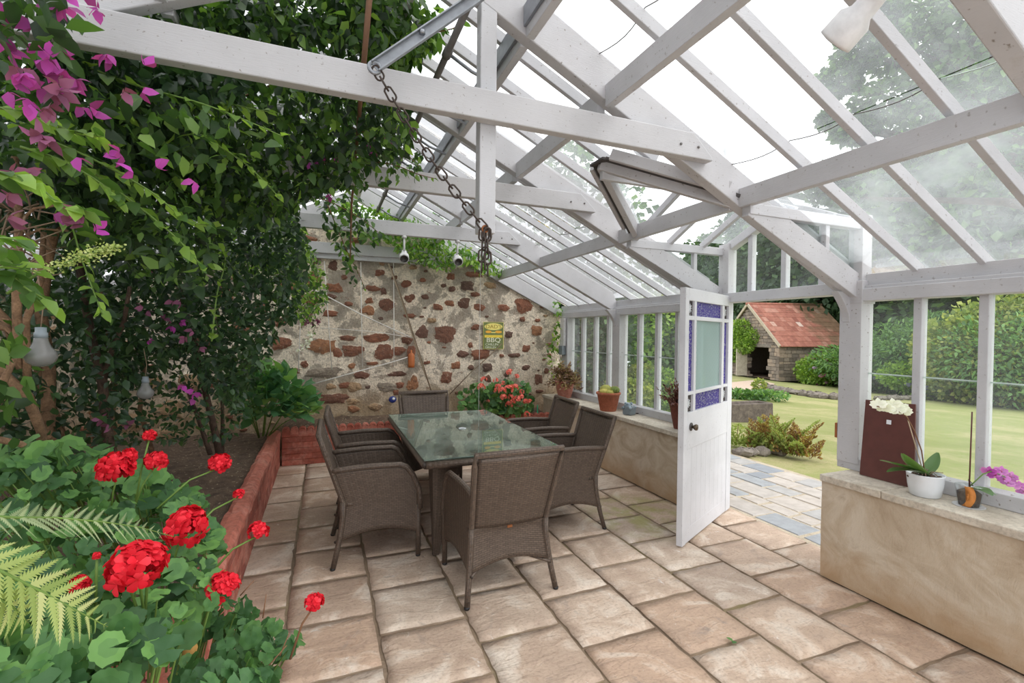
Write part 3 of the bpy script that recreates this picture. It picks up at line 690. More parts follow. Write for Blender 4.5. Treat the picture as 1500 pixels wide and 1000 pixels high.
# ---- the roof: trusses, purlins, glazing bars, panes
def truss(i, Y, tie=True):
    labs = ['white roof truss nearest the viewer above the top right corner', 'white roof truss with the post hung from it, ending beside the doorway', 'second white roof truss, landing behind the open door',
            'third white roof truss, landing on the wide post between the pots', 'white truss timbers fixed against the stone gable wall']
    t = empty('roof_truss', (XA, Y, 2.5), label=labs[i], category='roof truss', kind='structure')
    off = Vector((-XA, -Y, -2.5))
    def put(mb, nm, mat, bev=.005):
        mb.v = [tuple(Vector(p) + off) for p in mb.v]; return mb.build(nm, mat, t, bev)
    hv = .225; xe = 3.33
    put(MB().prism([(XA, lowz(XA + .001)), (xe, lowz(xe)), (xe, lowz(xe) + .06), (xe - .1, lowz(xe - .1) + hv), (XA, lowz(XA + .001) + hv)], Y, Y + .07), 'rafter', M['paint2'])
    put(MB().prism([(XA, lowz(XA + .001)), (XA, lowz(XA + .001) + .17), (-2.5, lowz(-2.5) + .17), (-2.5, lowz(-2.5))], Y, Y + .06), 'rafter', M['paint2'])
    if tie:
        zt = 2.50
        put(MB().prism([(-1.0, zt), (2.005, zt), (2.0, zt + .02), (1.87, zt + .135), (-.86, zt + .135), (-.99, zt + .02)], Y - .055, Y - .002), 'tie_beam', M['paint2'])
        m = MB()
        for x in (1.78, 1.9): m.lathe([(.007, 0), (.007, .006), (.001, .008)], (0, 0, 0), 10); m.v = m.v[:-30] + [(x + a, Y - .055 - c, zt + .06 + b) for a, b, c in m.v[-30:]]
        put(m, 'bolt', M['pipe'], 0)
    if i == 1:
        put(MB().box((.668, Y + .002, 2.0), (.748, Y + .07, lowz(.70) + .06)), 'hanging_post', M['paint'])
    if i == 4:
        put(MB().box((-2.4, Y - .02, 2.44), (1.72, Y + .03, 2.53)), 'wall_plate', M['paint'])
for i, Y in enumerate(YT): truss(i, Y, i > 0)

def roof():
    c = empty('ceiling', (XA, 3.0, 3.2), label='sloping glass roof of panes between thin white bars', category='glass roof', kind='structure')
    off = Vector((-XA, -3.0, -3.2))
    def put(mb, nm, mat, bev=.003):
        mb.v = [tuple(Vector(p) + off) for p in mb.v]; return mb.build(nm, mat, c, bev)
    gl = .205
    bars = [1.74, 1.425, 1.105, .47, .15, -.17, -.5, 2.42, 2.72, 3.03, 3.64, 3.95, 4.26, 4.57, 5.17, 5.47, 5.77, 6.07]
    for y in bars:
        x1 = 3.42
        if 2.11 < y < 3.33: x1 = 1.70 + abs(y - 2.62) * 1.1
        put(MB().beam((XA, y + .016, lowz(XA + .001) + .165), (x1, y + .016, lowz(x1) + .165), .03, .06), 'glazing_bar', M['paint'])
        put(MB().beam((XA, y + .016, lowz(XA) + .165), (-2.5, y + .016, lowz(-2.5) + .165), .03, .06), 'glazing_bar', M['paint'])
    ys = [-1.2] + YT[:-1] + [YB]
    for x, lo, hi, nm in ((.915, 0, .10, 'purlin'), (1.36, -.03, .085, 'purlin'), (2.28, 0.0, .11, 'purlin')):
        for a, b in zip(ys[:-1], ys[1:]):
            z = lowz(x); put(MB().box((x - .022, a + .07 if a > 0 else a, z + lo), (x + .022, b, z + hi)), nm, M['paint'])
    for a, b in zip(ys[1:-1], ys[2:]):
        z = lowz(.915); put(MB().box((.878, a + .07, z + .05), (.893, b, z + .15)), 'vent_frame', M['galv'])
    for a, b in zip(ys[:-1], ys[1:]):
        x = -.56; put(MB().box((x - .022, a + .07 if a > 0 else a, lowz(x)), (x + .022, b, lowz(x) + .1)), 'purlin', M['paint2'])
        x = -1.6; put(MB().box((x - .022, a + .07 if a > 0 else a, lowz(x)), (x + .022, b, lowz(x) + .1)), 'purlin', M['paint2'])
    put(MB().box((XA - .025, -1.2, lowz(XA + .001) + .05), (XA + .025, YB, lowz(XA + .001) + .25)), 'ridge_board', M['paint2'])
    for a, b in ((-1.2, 2.08), (3.3, 6.3)):
        put(MB().box((3.25, a, 1.80), (3.40, b, 1.865)), 'eaves_plate', M['paint'])
        put(MB().beam((3.30, a, 1.90), (3.30, b, 1.90), .03, .085), 'eaves_fillet', M['paint'])
    put(MB().box((-2.6, -1.2, 1.80), (-2.4, 6.4, 1.9)), 'eaves_plate', M['paint2'])
    # panes bay by bay
    allb = sorted(bars + YT + [-1.2, YB])
    for a, b in zip(allb[:-1], allb[1:]):
        if b - a < .1: continue
        xs = [XA, 1.3, 2.2, 3.42]
        if a >= 2.1 and b <= 3.35:
            f = lambda y: 1.72 + abs(y - 2.62) * 1.1
            P = [(XA, a), (f(a), a), (f(b), b), (XA, b)]
            put(MB().add([(x, y, lowz(x + .001) + gl) for x, y in P], [(0, 1, 2, 3)]), 'pane', M['glass_roof'], 0)
        else:
            m = MB(); e = MB()
            for k in range(3):
                x0, x1 = xs[k], xs[k + 1]; d = .004 * (2 - k)
                m.add([(x0, a, lowz(x0 + .001) + gl + d), (x1, a, lowz(x1) + gl + d), (x1, b, lowz(x1) + gl + d), (x0, b, lowz(x0 + .001) + gl + d)], [(0, 1, 2, 3)])
                if k < 2:
                    # lapped edge of each pane holds a line of dirt, sagging a little
                    pts = [(x1 + .025 * math.sin(PI * q / 6), a + (b - a) * q / 6, lowz(x1 + .025 * math.sin(PI * q / 6)) + gl - .001) for q in range(7)]
                    e.tube(pts, .0028, 5)
            p = put(m, 'pane', M['glass_roof'], 0)
            put(e, 'pane_edge', M['glass_edge'] if a < 1 else M['pipe'], 0)
        m = MB(); m.add([(XA, a, lowz(XA) + gl), (-2.5, a, lowz(-2.5) + gl), (-2.5, b, lowz(-2.5) + gl), (XA, b, lowz(XA) + gl)], [(0, 3, 2, 1)])
        put(m, 'pane', M['glass_roof'], 0)
roof()

# ---- the white half-glazed door, swung into the glasshouse
def door():
    h = Vector((3.325, 3.20, 0)); fr = Vector((2.372, 2.723, 0)); L = (fr - h).length
    a = math.atan2(fr.y - h.y, fr.x - h.x)
    d = empty('door_1', h, a, label='white half-glazed door with blue stained glass border standing open', category='door', kind='structure')
    # local frame: u along x from hinge, thickness along y (camera side is +y), z up
    th = .045; u0, u1, z0, z1 = .01, L, .012, 1.875
    U = lambda v: u0 + (v - 0) * 1.0
    gx0, gx1, gz0, gz1 = .122, 1.0, .970, 1.785
    cx = [(.122, .227), (.278, .849), (.891, 1.0)]; rz = [(.970, 1.096), (1.121, 1.644), (1.675, 1.785)]
    def bx(nm, x0, x1, za, zb, y0=0.0, y1=th, mat='paint_door', bev=.003): return MB().box((x0, y0, za), (x1, y1, zb)).build(nm, M[mat], d, bev)
    bx('stile', u0, gx0, z0, z1); bx('stile', gx1, u1, z0, z1); bx('top_rail', gx0, gx1, gz1, z1); bx('lock_rail', gx0, gx1, .70, gz0)
    bx('bottom_rail', gx0, gx1, z0, .12, .002, th - .004)
    m = MB(); n = 9
    for k in range(n):
        xa = gx0 + (gx1 - gx0) * k / n; xb = gx0 + (gx1 - gx0) * (k + 1) / n
        m.box((xa + .0005, .006, .12), (xb - .0005, th - .004, .70))
    m.build('boarded_panel', M['paint_door'], d, .0012)
    for x0, x1 in ((.227, .278), (.849, .891)): bx('glazing_bar', x0, x1, gz0, gz1, .004, th - .002)
    for za, zb in ((1.096, 1.121), (1.644, 1.675)):
        for x0, x1 in cx: bx('glazing_bar', x0, x1, za, zb, .004, th - .002)
    M['blue'] = m_stained('blue_stained_glass', lin(58, 44, 150), lin(96, 78, 178), .75, 95)
    M['smoke'] = m_stained('dark_corner_glass', lin(70, 62, 60), lin(92, 80, 78), .3, 30)
    M['etched'] = m_etched('etched_glass')
    for i, (x0, x1) in enumerate(cx):
        for j, (za, zb) in enumerate(rz):
            nm, mt = ('clear_etched_pane', 'etched') if (i, j) == (1, 1) else (('corner_pane', 'smoke') if i != 1 and j != 1 else ('stained_pane', 'blue'))
            p = bx(nm, x0, x1, za, zb, .018, .024, mt, 0)
            if nm == 'corner_pane':
                m = MB(); cxm, czm = (x0 + x1) / 2, (za + zb) / 2
                for k in range(4):
                    g = PI * k / 4; v = Vector((math.cos(g), 0, math.sin(g))) * .032
                    m.beam((cxm - v.x, .0265, czm - v.z), (cxm + v.x, .0265, czm + v.z), .003, .008, (0, 1, 0))
                m.build('star', M['ceramic'], p)
    m = MB().lathe([(.010, 0), (.010, .018), (.018, .026), (.024, .038), (.021, .048), (.001, .053)], (0, 0, 0), 18)
    m.v = [(.938 + x, th + z, .862 + y) for x, y, z in m.v]; k = m.build('knob', M['brass'], d)
    m = MB().lathe([(.03, 0), (.03, .006), (.012, .009)], (0, 0, 0), 18); m.v = [(.938 + x, th + z, .862 + y) for x, y, z in m.v]; m.build('rose', M['dark'], d)
door()

# ================================================================ furniture
def grid_panel(mb, pf, nu, nv, su, sv, tint=.5):
    """a woven sheet: pf(u,v) in 0..1 gives the point; su,sv its size in metres for the weave"""
    vs = [pf(i / nu, j / nv) for i in range(nu + 1) for j in range(nv + 1)]
    fs = []; uv = []
    for i in range(nu):
        for j in range(nv):
            a = i * (nv + 1) + j; fs.append((a, a + nv + 1, a + nv + 2, a + 1))
            uv.append([(su * i / nu, sv * j / nv), (su * (i + 1) / nu, sv * j / nv), (su * (i + 1) / nu, sv * (j + 1) / nv), (su * i / nu, sv * (j + 1) / nv)])
    mb.add(vs, fs, tint, True, uv)
    return mb

def make_chair():
    t = empty('rattan_chair')
    W = .27; ZS = .40
    def back_y(z):                                        # the back leans away, the legs splay out below the seat
        return -.215 - (z - ZS) * .33 if z > ZS else -.215 - (ZS - z) ** 1.5 * .27
    def half_w(z): return .235 + (.035 * (z - ZS) / .48 if z > ZS else .045 * ((ZS - z) / ZS) ** 1.4)
    ZT = .872
    mb = MB(); grid_panel(mb, lambda u, v: Vector(((u - .5) * 2 * (half_w(ZS + .08 + v * .39) - .02), back_y(ZS + .02 + v * (ZT - ZS - .04)) + .02 * (1 - (2 * u - 1) ** 2) * -1, ZS + .02 + v * (ZT - ZS - .04))), 14, 16, .5, .44)
    mb.build('backrest', M['wicker'], t, 0, .012)
    m = MB()
    pts = [Vector((-half_w(z), back_y(z), z)) for z in np.linspace(ZS - .06, ZT, 9)] + [Vector((half_w(z), back_y(z), z)) for z in np.linspace(ZT, ZS - .06, 9)]
    m.tube(pts, .0175, 10); m.build('back_frame', M['wicker'], t)
    m = MB(); grid_panel(m, lambda u, v: Vector(((u - .5) * 2 * .245, back_y(ZS) + .01 + v * .475, ZS - .012 * math.sin(PI * u) * math.sin(PI * v))), 12, 12, .5, .48); m.build('seat', M['wicker'], t, 0, .022)
    zb = lambda u: .17 + .05 * math.sin(PI * u)          # arched lower hem
    m = MB(); grid_panel(m, lambda u, v: Vector(((u - .5) * 2 * half_w(zb(u) + v * (ZS - zb(u) + .03)), back_y(zb(u) + v * (ZS + .03 - zb(u))), zb(u) + v * (ZS + .03 - zb(u)))), 14, 8, .5, .25); m.build('rear_apron', M['wicker'], t, 0, .01)
    m = MB(); grid_panel(m, lambda u, v: Vector(((u - .5) * 2 * .25, .262, zb(u) + v * (ZS - zb(u)))), 12, 6, .5, .22); m.build('front_apron', M['wicker'], t, 0, .01)
    ZA = .632
    def top(y):                                           # arm line, rolling over at the front
        f = (y + .285) / .56
        return ZA + .012 * math.sin(PI * min(1, f * 1.1)) if f < .72 else ZA + .01 - .20 * ((f - .72) / .28) ** 2.6
    for s in (-1, 1):
        def side(u, v, s=s):
            yb = back_y(zb(u)); z_low = zb(u)
            yt0 = back_y(ZA) ; yt = yt0 + u * (.275 - yt0); zt = top(yt)
            z = z_low + v * (zt - z_low); y0 = back_y(z) ; y = y0 + u * (.275 - y0)
            return Vector((s * (half_w(z) * (1 - u) + .262 * u), y, z))
        m = MB(); grid_panel(m, side, 14, 14, .55, .46); m.build('side_panel', M['wicker'], t, 0, .012)
        m = MB()
        ya = back_y(ZA); pts = []
        for k in range(13):
            y = ya + (.268 - ya) * (k / 12) ** .9; pts.append(Vector((s * (half_w(ZA) + (.262 - half_w(ZA)) * k / 12), y, top(y))))
        pts += [Vector((s * .262, .276, .40)), Vector((s * .262, .276, .33))]
        m.tube(pts, .019, 10); m.build('armrest', M['wicker'], t)
        m = MB(); m.tube([(s * .255, .264, .36), (s * .255, .266, .012)], [.019, .0165], 10); l = m.build('leg', M['wicker'], t)
        MB().lathe([(.015, 0), (.0165, .004), (.0165, .014)], (s * .255, .266, 0), 12).build('foot_cap', M['black'], l)
        pts = [Vector((s * half_w(z), back_y(z), z)) for z in (.42, .32, .22, .12, .012)]
        m = MB(); m.tube(pts, [.019, .019, .018, .017, .0165], 10); l = m.build('leg', M['wicker'], t)
        MB().lathe([(.015, 0), (.0165, .004), (.0165, .014)], (s * half_w(0), back_y(0.012) - .002, 0), 12).build('foot_cap', M['black'], l)
    m = MB()
    m.tube([(-.25, -.27, .165), (0, 0, .20), (.25, .25, .165)], .0095, 8); m.tube([(.25, -.27, .165), (0, 0, .197), (-.25, .25, .165)], .0095, 8); m.build('cross_brace', M['twig'] if False else M['wicker'], t)
    tg = MB().box((-.016, back_y(.40) - .013, .392), (.016, back_y(.40) - .005, .412)).build('maker_tag', M['rust'], t, .002)
    tg['label'] = 'small tan tag sewn to the rear seam'
    return t
def copy_tree(o, parent=None):
    c = o.copy(); COL.objects.link(c)
    if parent is not None: c.parent = parent
    for ch in o.children: copy_tree(ch, c)
    return c
GR = 'brown rattan armchairs round the glass topped table'
chair = make_chair()
CH = [(1.012, 2.80, 2, 'brown rattan armchair nearest the viewer, its woven back turned to us'),
      (.345, 3.50, -91, 'brown rattan armchair at the table side by the brick planter, nearer the viewer'),
      (.395, 4.18, -92, 'brown rattan armchair at the table side by the brick planter, further back'),
      (1.79, 3.47, 88, 'brown rattan armchair at the table side by the white door, nearer the viewer'),
      (1.91, 4.27, 86, 'brown rattan armchair in front of the terracotta pots, half behind the table'),
      (1.03, 4.87, 180, 'brown rattan armchair at the far head of the table before the stone wall')]
for i, (x, y, a, lab) in enumerate(CH):
    o = chair if i == 0 else copy_tree(chair)
    o.location = (x, y, 0); o.rotation_euler = (0, 0, math.radians(a)); tag(o, lab, 'chair', GR)

def table():
    x0, x1, y0, y1 = .588, 1.578, 2.955, 4.72; cx, cy = (x0 + x1) / 2, (y0 + y1) / 2
    t = empty('dining_table', (cx, cy, 0), label='brown rattan dining table with a rectangular glass top', category='table')
    hx, hy = (x1 - x0) / 2, (y1 - y0) / 2
    m = MB(); ix, iy = hx - .012, hy - .012; zt = .722
    for (ax, ay), (bx, by) in (((-ix, -iy), (ix, -iy)), ((ix, -iy), (ix, iy)), ((ix, iy), (-ix, iy)), ((-ix, iy), (-ix, -iy))):
        m.tube([(ax, ay, zt - .03), (bx, by, zt - .03)], .024, 10)
    m.build('rim', M['wicker'], t)
    m = MB(); grid_panel(m, lambda u, v: Vector(((u - .5) * 2 * ix, (v - .5) * 2 * iy, zt - .006)), 6, 8, 1.0, 1.75); m.build('woven_top', M['wicker'], t, 0, .004)
    g = NT('table_glass'); v = g.co()
    fr = g.math('MINIMUM', g.math('ADD', g.math('MULTIPLY', g.n('LayerWeight', Blend=.22).outputs['Fresnel'], 1.3), .06), 1.0)
    sp = g.ramp(g.noise(v, 2.4, 6, .65, .8), [(.35, .05), (.7, .28)])
    gl = g.n('BsdfGlossy', Roughness=.02, Color=(.86, .95, .92)).outputs[0]
    tr = g.n('BsdfTransparent', Color=(.62, .74, .70)).outputs[0]
    M['tglass'] = g.done(g.mixsh(sp, g.mixsh(fr, tr, gl), g.n('BsdfDiffuse', Color=lin(176, 186, 176)).outputs[0]))
    MB().box((-hx, -hy, zt + .001), (hx, hy, zt + .009)).build('glass_top', M['tglass'], t, .002)
    m = MB().lathe([(.026, .009), (.032, .0095), (.032, .013), (.024, .013), (.022, .0095)], (0, 0, zt), 24); m.build('parasol_ring', M['ceramic'], t)
    MB().lathe([(.022, .0095), (.001, .0096)], (0, 0, zt), 20).build('parasol_hole', M['black'], t)
    m = MB()
    for y in (-hy + .34, hy - .34): grid_panel(m, lambda u, v: Vector(((u - .5) * 2 * (hx - .13), y, .60 + v * .09)), 4, 2, .8, .09)
    for x in (-hx + .13, hx - .13): grid_panel(m, lambda u, v: Vector((x, (u - .5) * 2 * (hy - .34), .60 + v * .09)), 4, 2, 1.6, .09)
    m.build('apron', M['wicker'], t, 0, .012)
    for sx in (-1, 1):
        for sy in (-1, 1):
            # tapered woven leg: broad under the top, narrow at the foot, splayed outward
            a = Vector((sx * (hx - .19), sy * (hy - .23), .685)); b = Vector((sx * (hx - .135), sy * (hy - .26), .0))
            m = MB(); n = 8
            def leg(u, v, k):
                w = .02 + (.105 - .02) * (1 - v) ** 1.05; p = a.lerp(b, v)
                c = [(-1, -1), (1, -1), (1, 1), (-1, 1)]; q0, q1 = c[k], c[(k + 1) % 4]
                x = q0[0] + (q1[0] - q0[0]) * u; y = q0[1] + (q1[1] - q0[1]) * u
                return Vector((p.x + x * w, p.y + y * w * .75, p.z))
            for k in range(4): grid_panel(m, lambda u, v: leg(u, v, k), 2, n, .16, .7)
            l = m.build('leg', M['wicker'], t)
            MB().box((b.x - .021, b.y - .012, 0), (b.x + .021, b.y + .012, .012)).build('foot_cap', M['black'], l)
table()

# ================================================================ raised planters (painted brick) with soil
def brick_run(mb, p, d, nrm, L, z0, courses, ch=.062, bl=.215):
    """running bond face: p start, d direction, nrm outward normal"""
    for c in range(courses):
        off = -(bl / 2) * (c % 2); u = off
        while u < L - .002:
            a = max(0, u); b = min(L, u + bl)
            if b - a > .012:
                lo = p + d * (a + .0022) + Vector((0, 0, z0 + c * ch + .0025)); hi = p + d * (b - .0022) + Vector((0, 0, z0 + (c + 1) * ch - .0025))
                e = rng.uniform(0, .003)
                q = [lo + nrm * e, Vector((hi.x, hi.y, lo.z)) + nrm * e, hi + nrm * e, Vector((lo.x, lo.y, hi.z)) + nrm * e]
                r = [w - nrm * .03 for w in q]
                mb.add(q + r, [(0, 1, 2, 3), (4, 7, 6, 5), (0, 4, 5, 1), (1, 5, 6, 2), (2, 6, 7, 3), (3, 7, 4, 0)], rng.random())
            u += bl
def edging(mb, p, d, nrm, L, z):
    """terracotta edging tiles with a rope of scallops along the top"""
    n = int(L / .085)
    for k in range(n):
        c = p + d * (L * (k + .5) / n) + Vector((0, 0, z + .045)); tt = rng.random()
        vs = []; m = 10
        for s_ in (0.008, -.04):
            vs += [c + nrm * s_ + d * (.041 * math.cos(PI * q / m)) + Vector((0, 0, .04 * math.sin(PI * q / m))) for q in range(m + 1)]
            vs += [c + nrm * s_ + d * -.041 + Vector((0, 0, -.05)), c + nrm * s_ + d * .041 + Vector((0, 0, -.05))]
        kf = m + 3
        fs = [tuple(range(kf)), tuple(range(2 * kf - 1, kf - 1, -1))] + [(i, kf + i, kf + (i + 1) % kf, (i + 1) % kf) for i in range(kf)]
        mb.add(vs, fs, tt)
        mb.tube([c + nrm * .012 + d * (.028 * math.cos(PI * q / 8)) + Vector((0, 0, .026 * math.sin(PI * q / 8))) for q in range(9)], .006, 6, tt)
def planter_left():
    t = empty('raised_planter', (-.6, 3.9, 0), label='long red brick planter along the left, full of climbers', category='planter')
    off = Vector((.6, -3.9, 0))
    def put(mb, nm, mat, bev=.002):
        mb.v = [tuple(Vector(p) + off) for p in mb.v]; return mb.build(nm, mat, t, bev)
    m = MB(); brick_run(m, Vector((-.462, 1.95, 0)), Vector((0, 1, 0)), Vector((1, 0, 0)), 4.06, 0, 5, .066); put(m, 'brick_wall', M['brick'])
    m = MB(); m.box((-.56, 1.95, 0), (-.468, 6.0, .33)); put(m, 'wall_core', M['brick'])
    m = MB()
    # coping: rough painted edge, not quite straight
    V = []; n = 46
    prof = [(-.462, .33), (-.448, .345), (-.45, .375), (-.47, .398), (-.53, .402), (-.566, .385), (-.568, .33)]
    for i in range(n + 1):
        y = 1.95 + 4.05 * i / n
        for x, z in prof: V.append((x + rng.normal(0, .003), y, z + rng.normal(0, .004)))
    k = len(prof)
    m.add(V, [(i * k + j, i * k + (j + 1) % k, (i + 1) * k + (j + 1) % k, (i + 1) * k + j) for i in range(n) for j in range(k)] + [tuple(range(k - 1, -1, -1)), tuple(n * k + j for j in range(k))], .8)
    put(m, 'coping', M['brick'], 0)
    m = MB(); brick_run(m, Vector((-.56, 1.945, 0)), Vector((-1, 0, 0)), Vector((0, -1, 0)), .34, 0, 5, .066); m.box((-.90, 1.955, 0), (-.57, 2.03, .36)); m.box((-.92, 1.93, .335), (-.585, 2.04, .40)); put(m, 'end_wall', M['brick'], .008)
    V = []; n, q = 30, 16
    for i in range(n + 1):
        for j in range(q + 1):
            V.append((-.55 - 1.84 * j / q, 1.0 + 5.33 * i / n, .335 + rng.normal(0, .012) + .05 * math.sin(j * .9 + i * .3) * (j / q)))
    m = MB().add(V, [(i * (q + 1) + j, i * (q + 1) + j + 1, (i + 1) * (q + 1) + j + 1, (i + 1) * (q + 1) + j) for i in range(n) for j in range(q)], .5, True)
    s = put(m, 'soil', M['soil'], 0); s['kind'] = 'stuff'
planter_left()
def planter_back():
    t = empty('raised_planter', (1.2, 6.1, 0), label='red brick planter with scalloped edging against the stone gable wall', category='planter')
    off = Vector((-1.2, -6.1, 0))
    def put(mb, nm, mat, bev=.002):
        mb.v = [tuple(Vector(p) + off) for p in mb.v]; return mb.build(nm, mat, t, bev)
    y = 5.93; x0, x1 = -.44, 2.94
    m = MB(); brick_run(m, Vector((x0, y, 0)), Vector((1, 0, 0)), Vector((0, -1, 0)), x1 - x0, 0, 5, .066); put(m, 'brick_wall', M['brick'])
    m = MB(); m.box((x0, y + .006, 0), (x1, y + .09, .33)); put(m, 'wall_core', M['brick'])
    m = MB(); m.box((x0, y - .006, .33), (x1, y + .05, .385)); edging(m, Vector((x0, y - .004, 0)), Vector((1, 0, 0)), Vector((0, -1, 0)), x1 - x0, .36); put(m, 'scalloped_edging', M['brick'], .001)
    V = []; n, q = 26, 4
    for i in range(n + 1):
        for j in range(q + 1): V.append((x0 + (x1 - x0) * i / n, y + .08 + .34 * j / q, .37 + .02 * j + rng.normal(0, .01)))
    m = MB().add(V, [(i * (q + 1) + j, (i + 1) * (q + 1) + j, (i + 1) * (q + 1) + j + 1, i * (q + 1) + j + 1) for i in range(n) for j in range(q)], .5, True)
    s = put(m, 'soil', M['soil'], 0); s['kind'] = 'stuff'
planter_back()

# ================================================================ small things
SZ = .657
def pot_mesh(r0, r1, h, lip=.012, lh=.03, ribs=0):
    pr = [(r0 * .2, 0), (r0 * .96, 0), (r0, .006)]
    z1 = h - lh
    if ribs:
        for k in range(ribs):
            za = z1 * (.45 + .5 * k / ribs); pr += [(r0 + (r1 - r0) * za / h, za), (r0 + (r1 - r0) * (za + .008) / h + .003, za + .008), (r0 + (r1 - r0) * (za + .02) / h + .003, za + .02)]
    pr += [(r0 + (r1 - r0) * z1 / h, z1), (r1 - .002 + lip * .3, z1 + .002), (r1 + lip * .4, z1 + .006), (r1 + lip * .4, h - .004), (r1, h), (r1 - .01, h), (r1 - .014, h - .03), (.002, h - .03)]
    return MB().lathe(pr, (0, 0, 0), 32)
def rosette(name, c, n, L, w, mat, parent, up=.5, tpl=T_NARROW, spread=.02):
    P = np.array([c] * n) + rng.normal(0, spread, (n, 3)) * [1, 1, .6]; d = rdir(n, up); d[:, 2] = np.abs(d[:, 2]) * .9 + .05
    return leaves(name, P, d, rdir(n, 1.0), L * rng.uniform(.6, 1.1, n), tpl, rng.random(n), mat, parent, True, w)
# succulent in the ribbed pot
p = atz(826, 581, SZ); p[0] = min(p[0], 3.13)
t = empty('potted_succulent', (p[0] - .02, p[1] - .06, SZ), label='bushy brown leaved plant in a ribbed terracotta pot by the stone wall', category='potted plant')
pot_mesh(.092, .135, .235, .012, .035, 3).build('pot', M['terracotta_pale'], t)
P = []; D = []
for k in range(100):
    a = rng.uniform(0, 2 * PI); el = rng.uniform(.0, 1.35); L = rng.uniform(.14, .31); d = np.array([math.cos(a) * math.cos(el), math.sin(a) * math.cos(el), math.sin(el)])
    for q in range(16):
        f = q / 15; P.append(np.array([0, 0, .22]) + d * L * f + np.array([0, 0, -.09 * f * f * math.cos(el)])); D.append(d * .6 + rdir(1)[0] * .8)
n = len(P); leaves('foliage', P, D, rdir(n, .6), rng.uniform(.04, .07, n), T_NARROW, rng.random(n), M['succulent'], t, True, 1.3)
MB().lathe([(.115, .20), (.06, .215), (.001, .22)], (0, 0, 0), 20).build('compost', M['soil'], t)
# cactus
p = atz(891, 599, SZ)
t = empty('potted_cactus', (p[0] - .06, p[1] - .09, SZ), label='cluster of ribbed green cacti in a plain orange terracotta pot', category='potted plant')
pot_mesh(.092, .135, .215, .014, .028).build('pot', M['terracotta'], t)
MB().lathe([(.125, .188), (.001, .195)], (0, 0, 0), 20).build('compost', M['soil'], t)
for x, y, r, h, tt in ((.062, -.03, .055, .1, .3), (-.02, .02, .062, .115, .75), (-.08, -.03, .045, .075, .9), (-.035, -.075, .04, .06, .8), (.015, .08, .05, .08, .6)):
    m = MB(); prof = [(max(.002, r * math.sin(PI * k / 9)), .19 + h * .5 * (1 - math.cos(PI * k / 9)) * .92) for k in range(10)]
    m.lathe(prof, (x, y, 0), 36, tt, lambda a: 1 + .07 * math.cos(12 * a)); c = m.build('cactus_stem', M['cactus'], t)
    S = []; D = []
    for k in range(2, 9):
        for q in range(12):
            a = 2 * PI * q / 12; S.append((x + prof[k][0] * 1.06 * math.cos(a), y + prof[k][0] * 1.06 * math.sin(a), prof[k][1])); D.append((math.cos(a), math.sin(a), .3))
    leaves('spines', S, D, rdir(len(S)), .014, T_CARD, 1.0, M['cactus'], c, False, .5)
# dark red succulent half behind the door
p = atz(986, 627, SZ)
t = empty('potted_succulent', (p[0] + .045, p[1] - .03, SZ), label='dark red spiky succulent in a tapering dark pot, half hidden by the door', category='potted plant')
pot_mesh(.05, .098, .25, .008, .02).build('pot', M['terracotta_dark'], t)
P = []; D = []
for k in range(60):
    a = rng.uniform(0, 2 * PI); el = rng.uniform(.1, 1.45); L = rng.uniform(.10, .24); d = np.array([math.cos(a) * math.cos(el), math.sin(a) * math.cos(el), math.sin(el)])
    for q in range(14):
        f = q / 13; P.append(np.array([0, 0, .23]) + d * L * f); D.append(d * .9 + rdir(1)[0] * .7)
n = len(P); leaves('foliage', P, D, rdir(n, .6), rng.uniform(.025, .045, n), T_NARROW, rng.random(n), M['succulent_red'], t, True, 1.3)
# small grey lamp-like block with a lead
p = atz(925, 607, SZ)
t = empty('light_controller', (p[0] - .03, p[1], SZ), .35, label='small mottled grey cube with a short black lead on the sill', category='gadget')
t.scale = (1.5, 1.5, 1.5)
MB().box((-.036, -.036, 0), (.036, .036, .066)).build('body', M['grey_plastic'], t, .01)
m = MB()
for k in range(26): m.ball((rng.uniform(-.04, .04), rng.uniform(-.04, .04), rng.uniform(.04, .082)), rng.uniform(.008, .014), 4)
m.build('pebbled_top', simple('blue_grey_beads', lin(150, 166, 176), .4, .4, 40), t)
MB().tube([(.036, 0, .012), (.06, -.02, .006), (.09, -.03, .0045), (.11, -.05, .0045), (.08, -.07, .0045)], .0035, 6).build('lead', M['black'], t)
# electrical trunking and box on the end post
t = empty('junction_box', (3.215, 6.09, 1.30), label='grey electric box under white trunking at the end of the glazing', category='electric box')
MB().box((-.05, -.055, -.065), (.01, .055, .065)).build('box', M['grey_plastic'], t, .006)
MB().box((-.03, -.06, .066), (.01, .05, .46)).build('trunking', M['white_plastic'], t, .003)
MB().tube([(-.01, .075, -.6), (-.01, .075, .4)], .008, 8).build('conduit', M['white_plastic'], t)
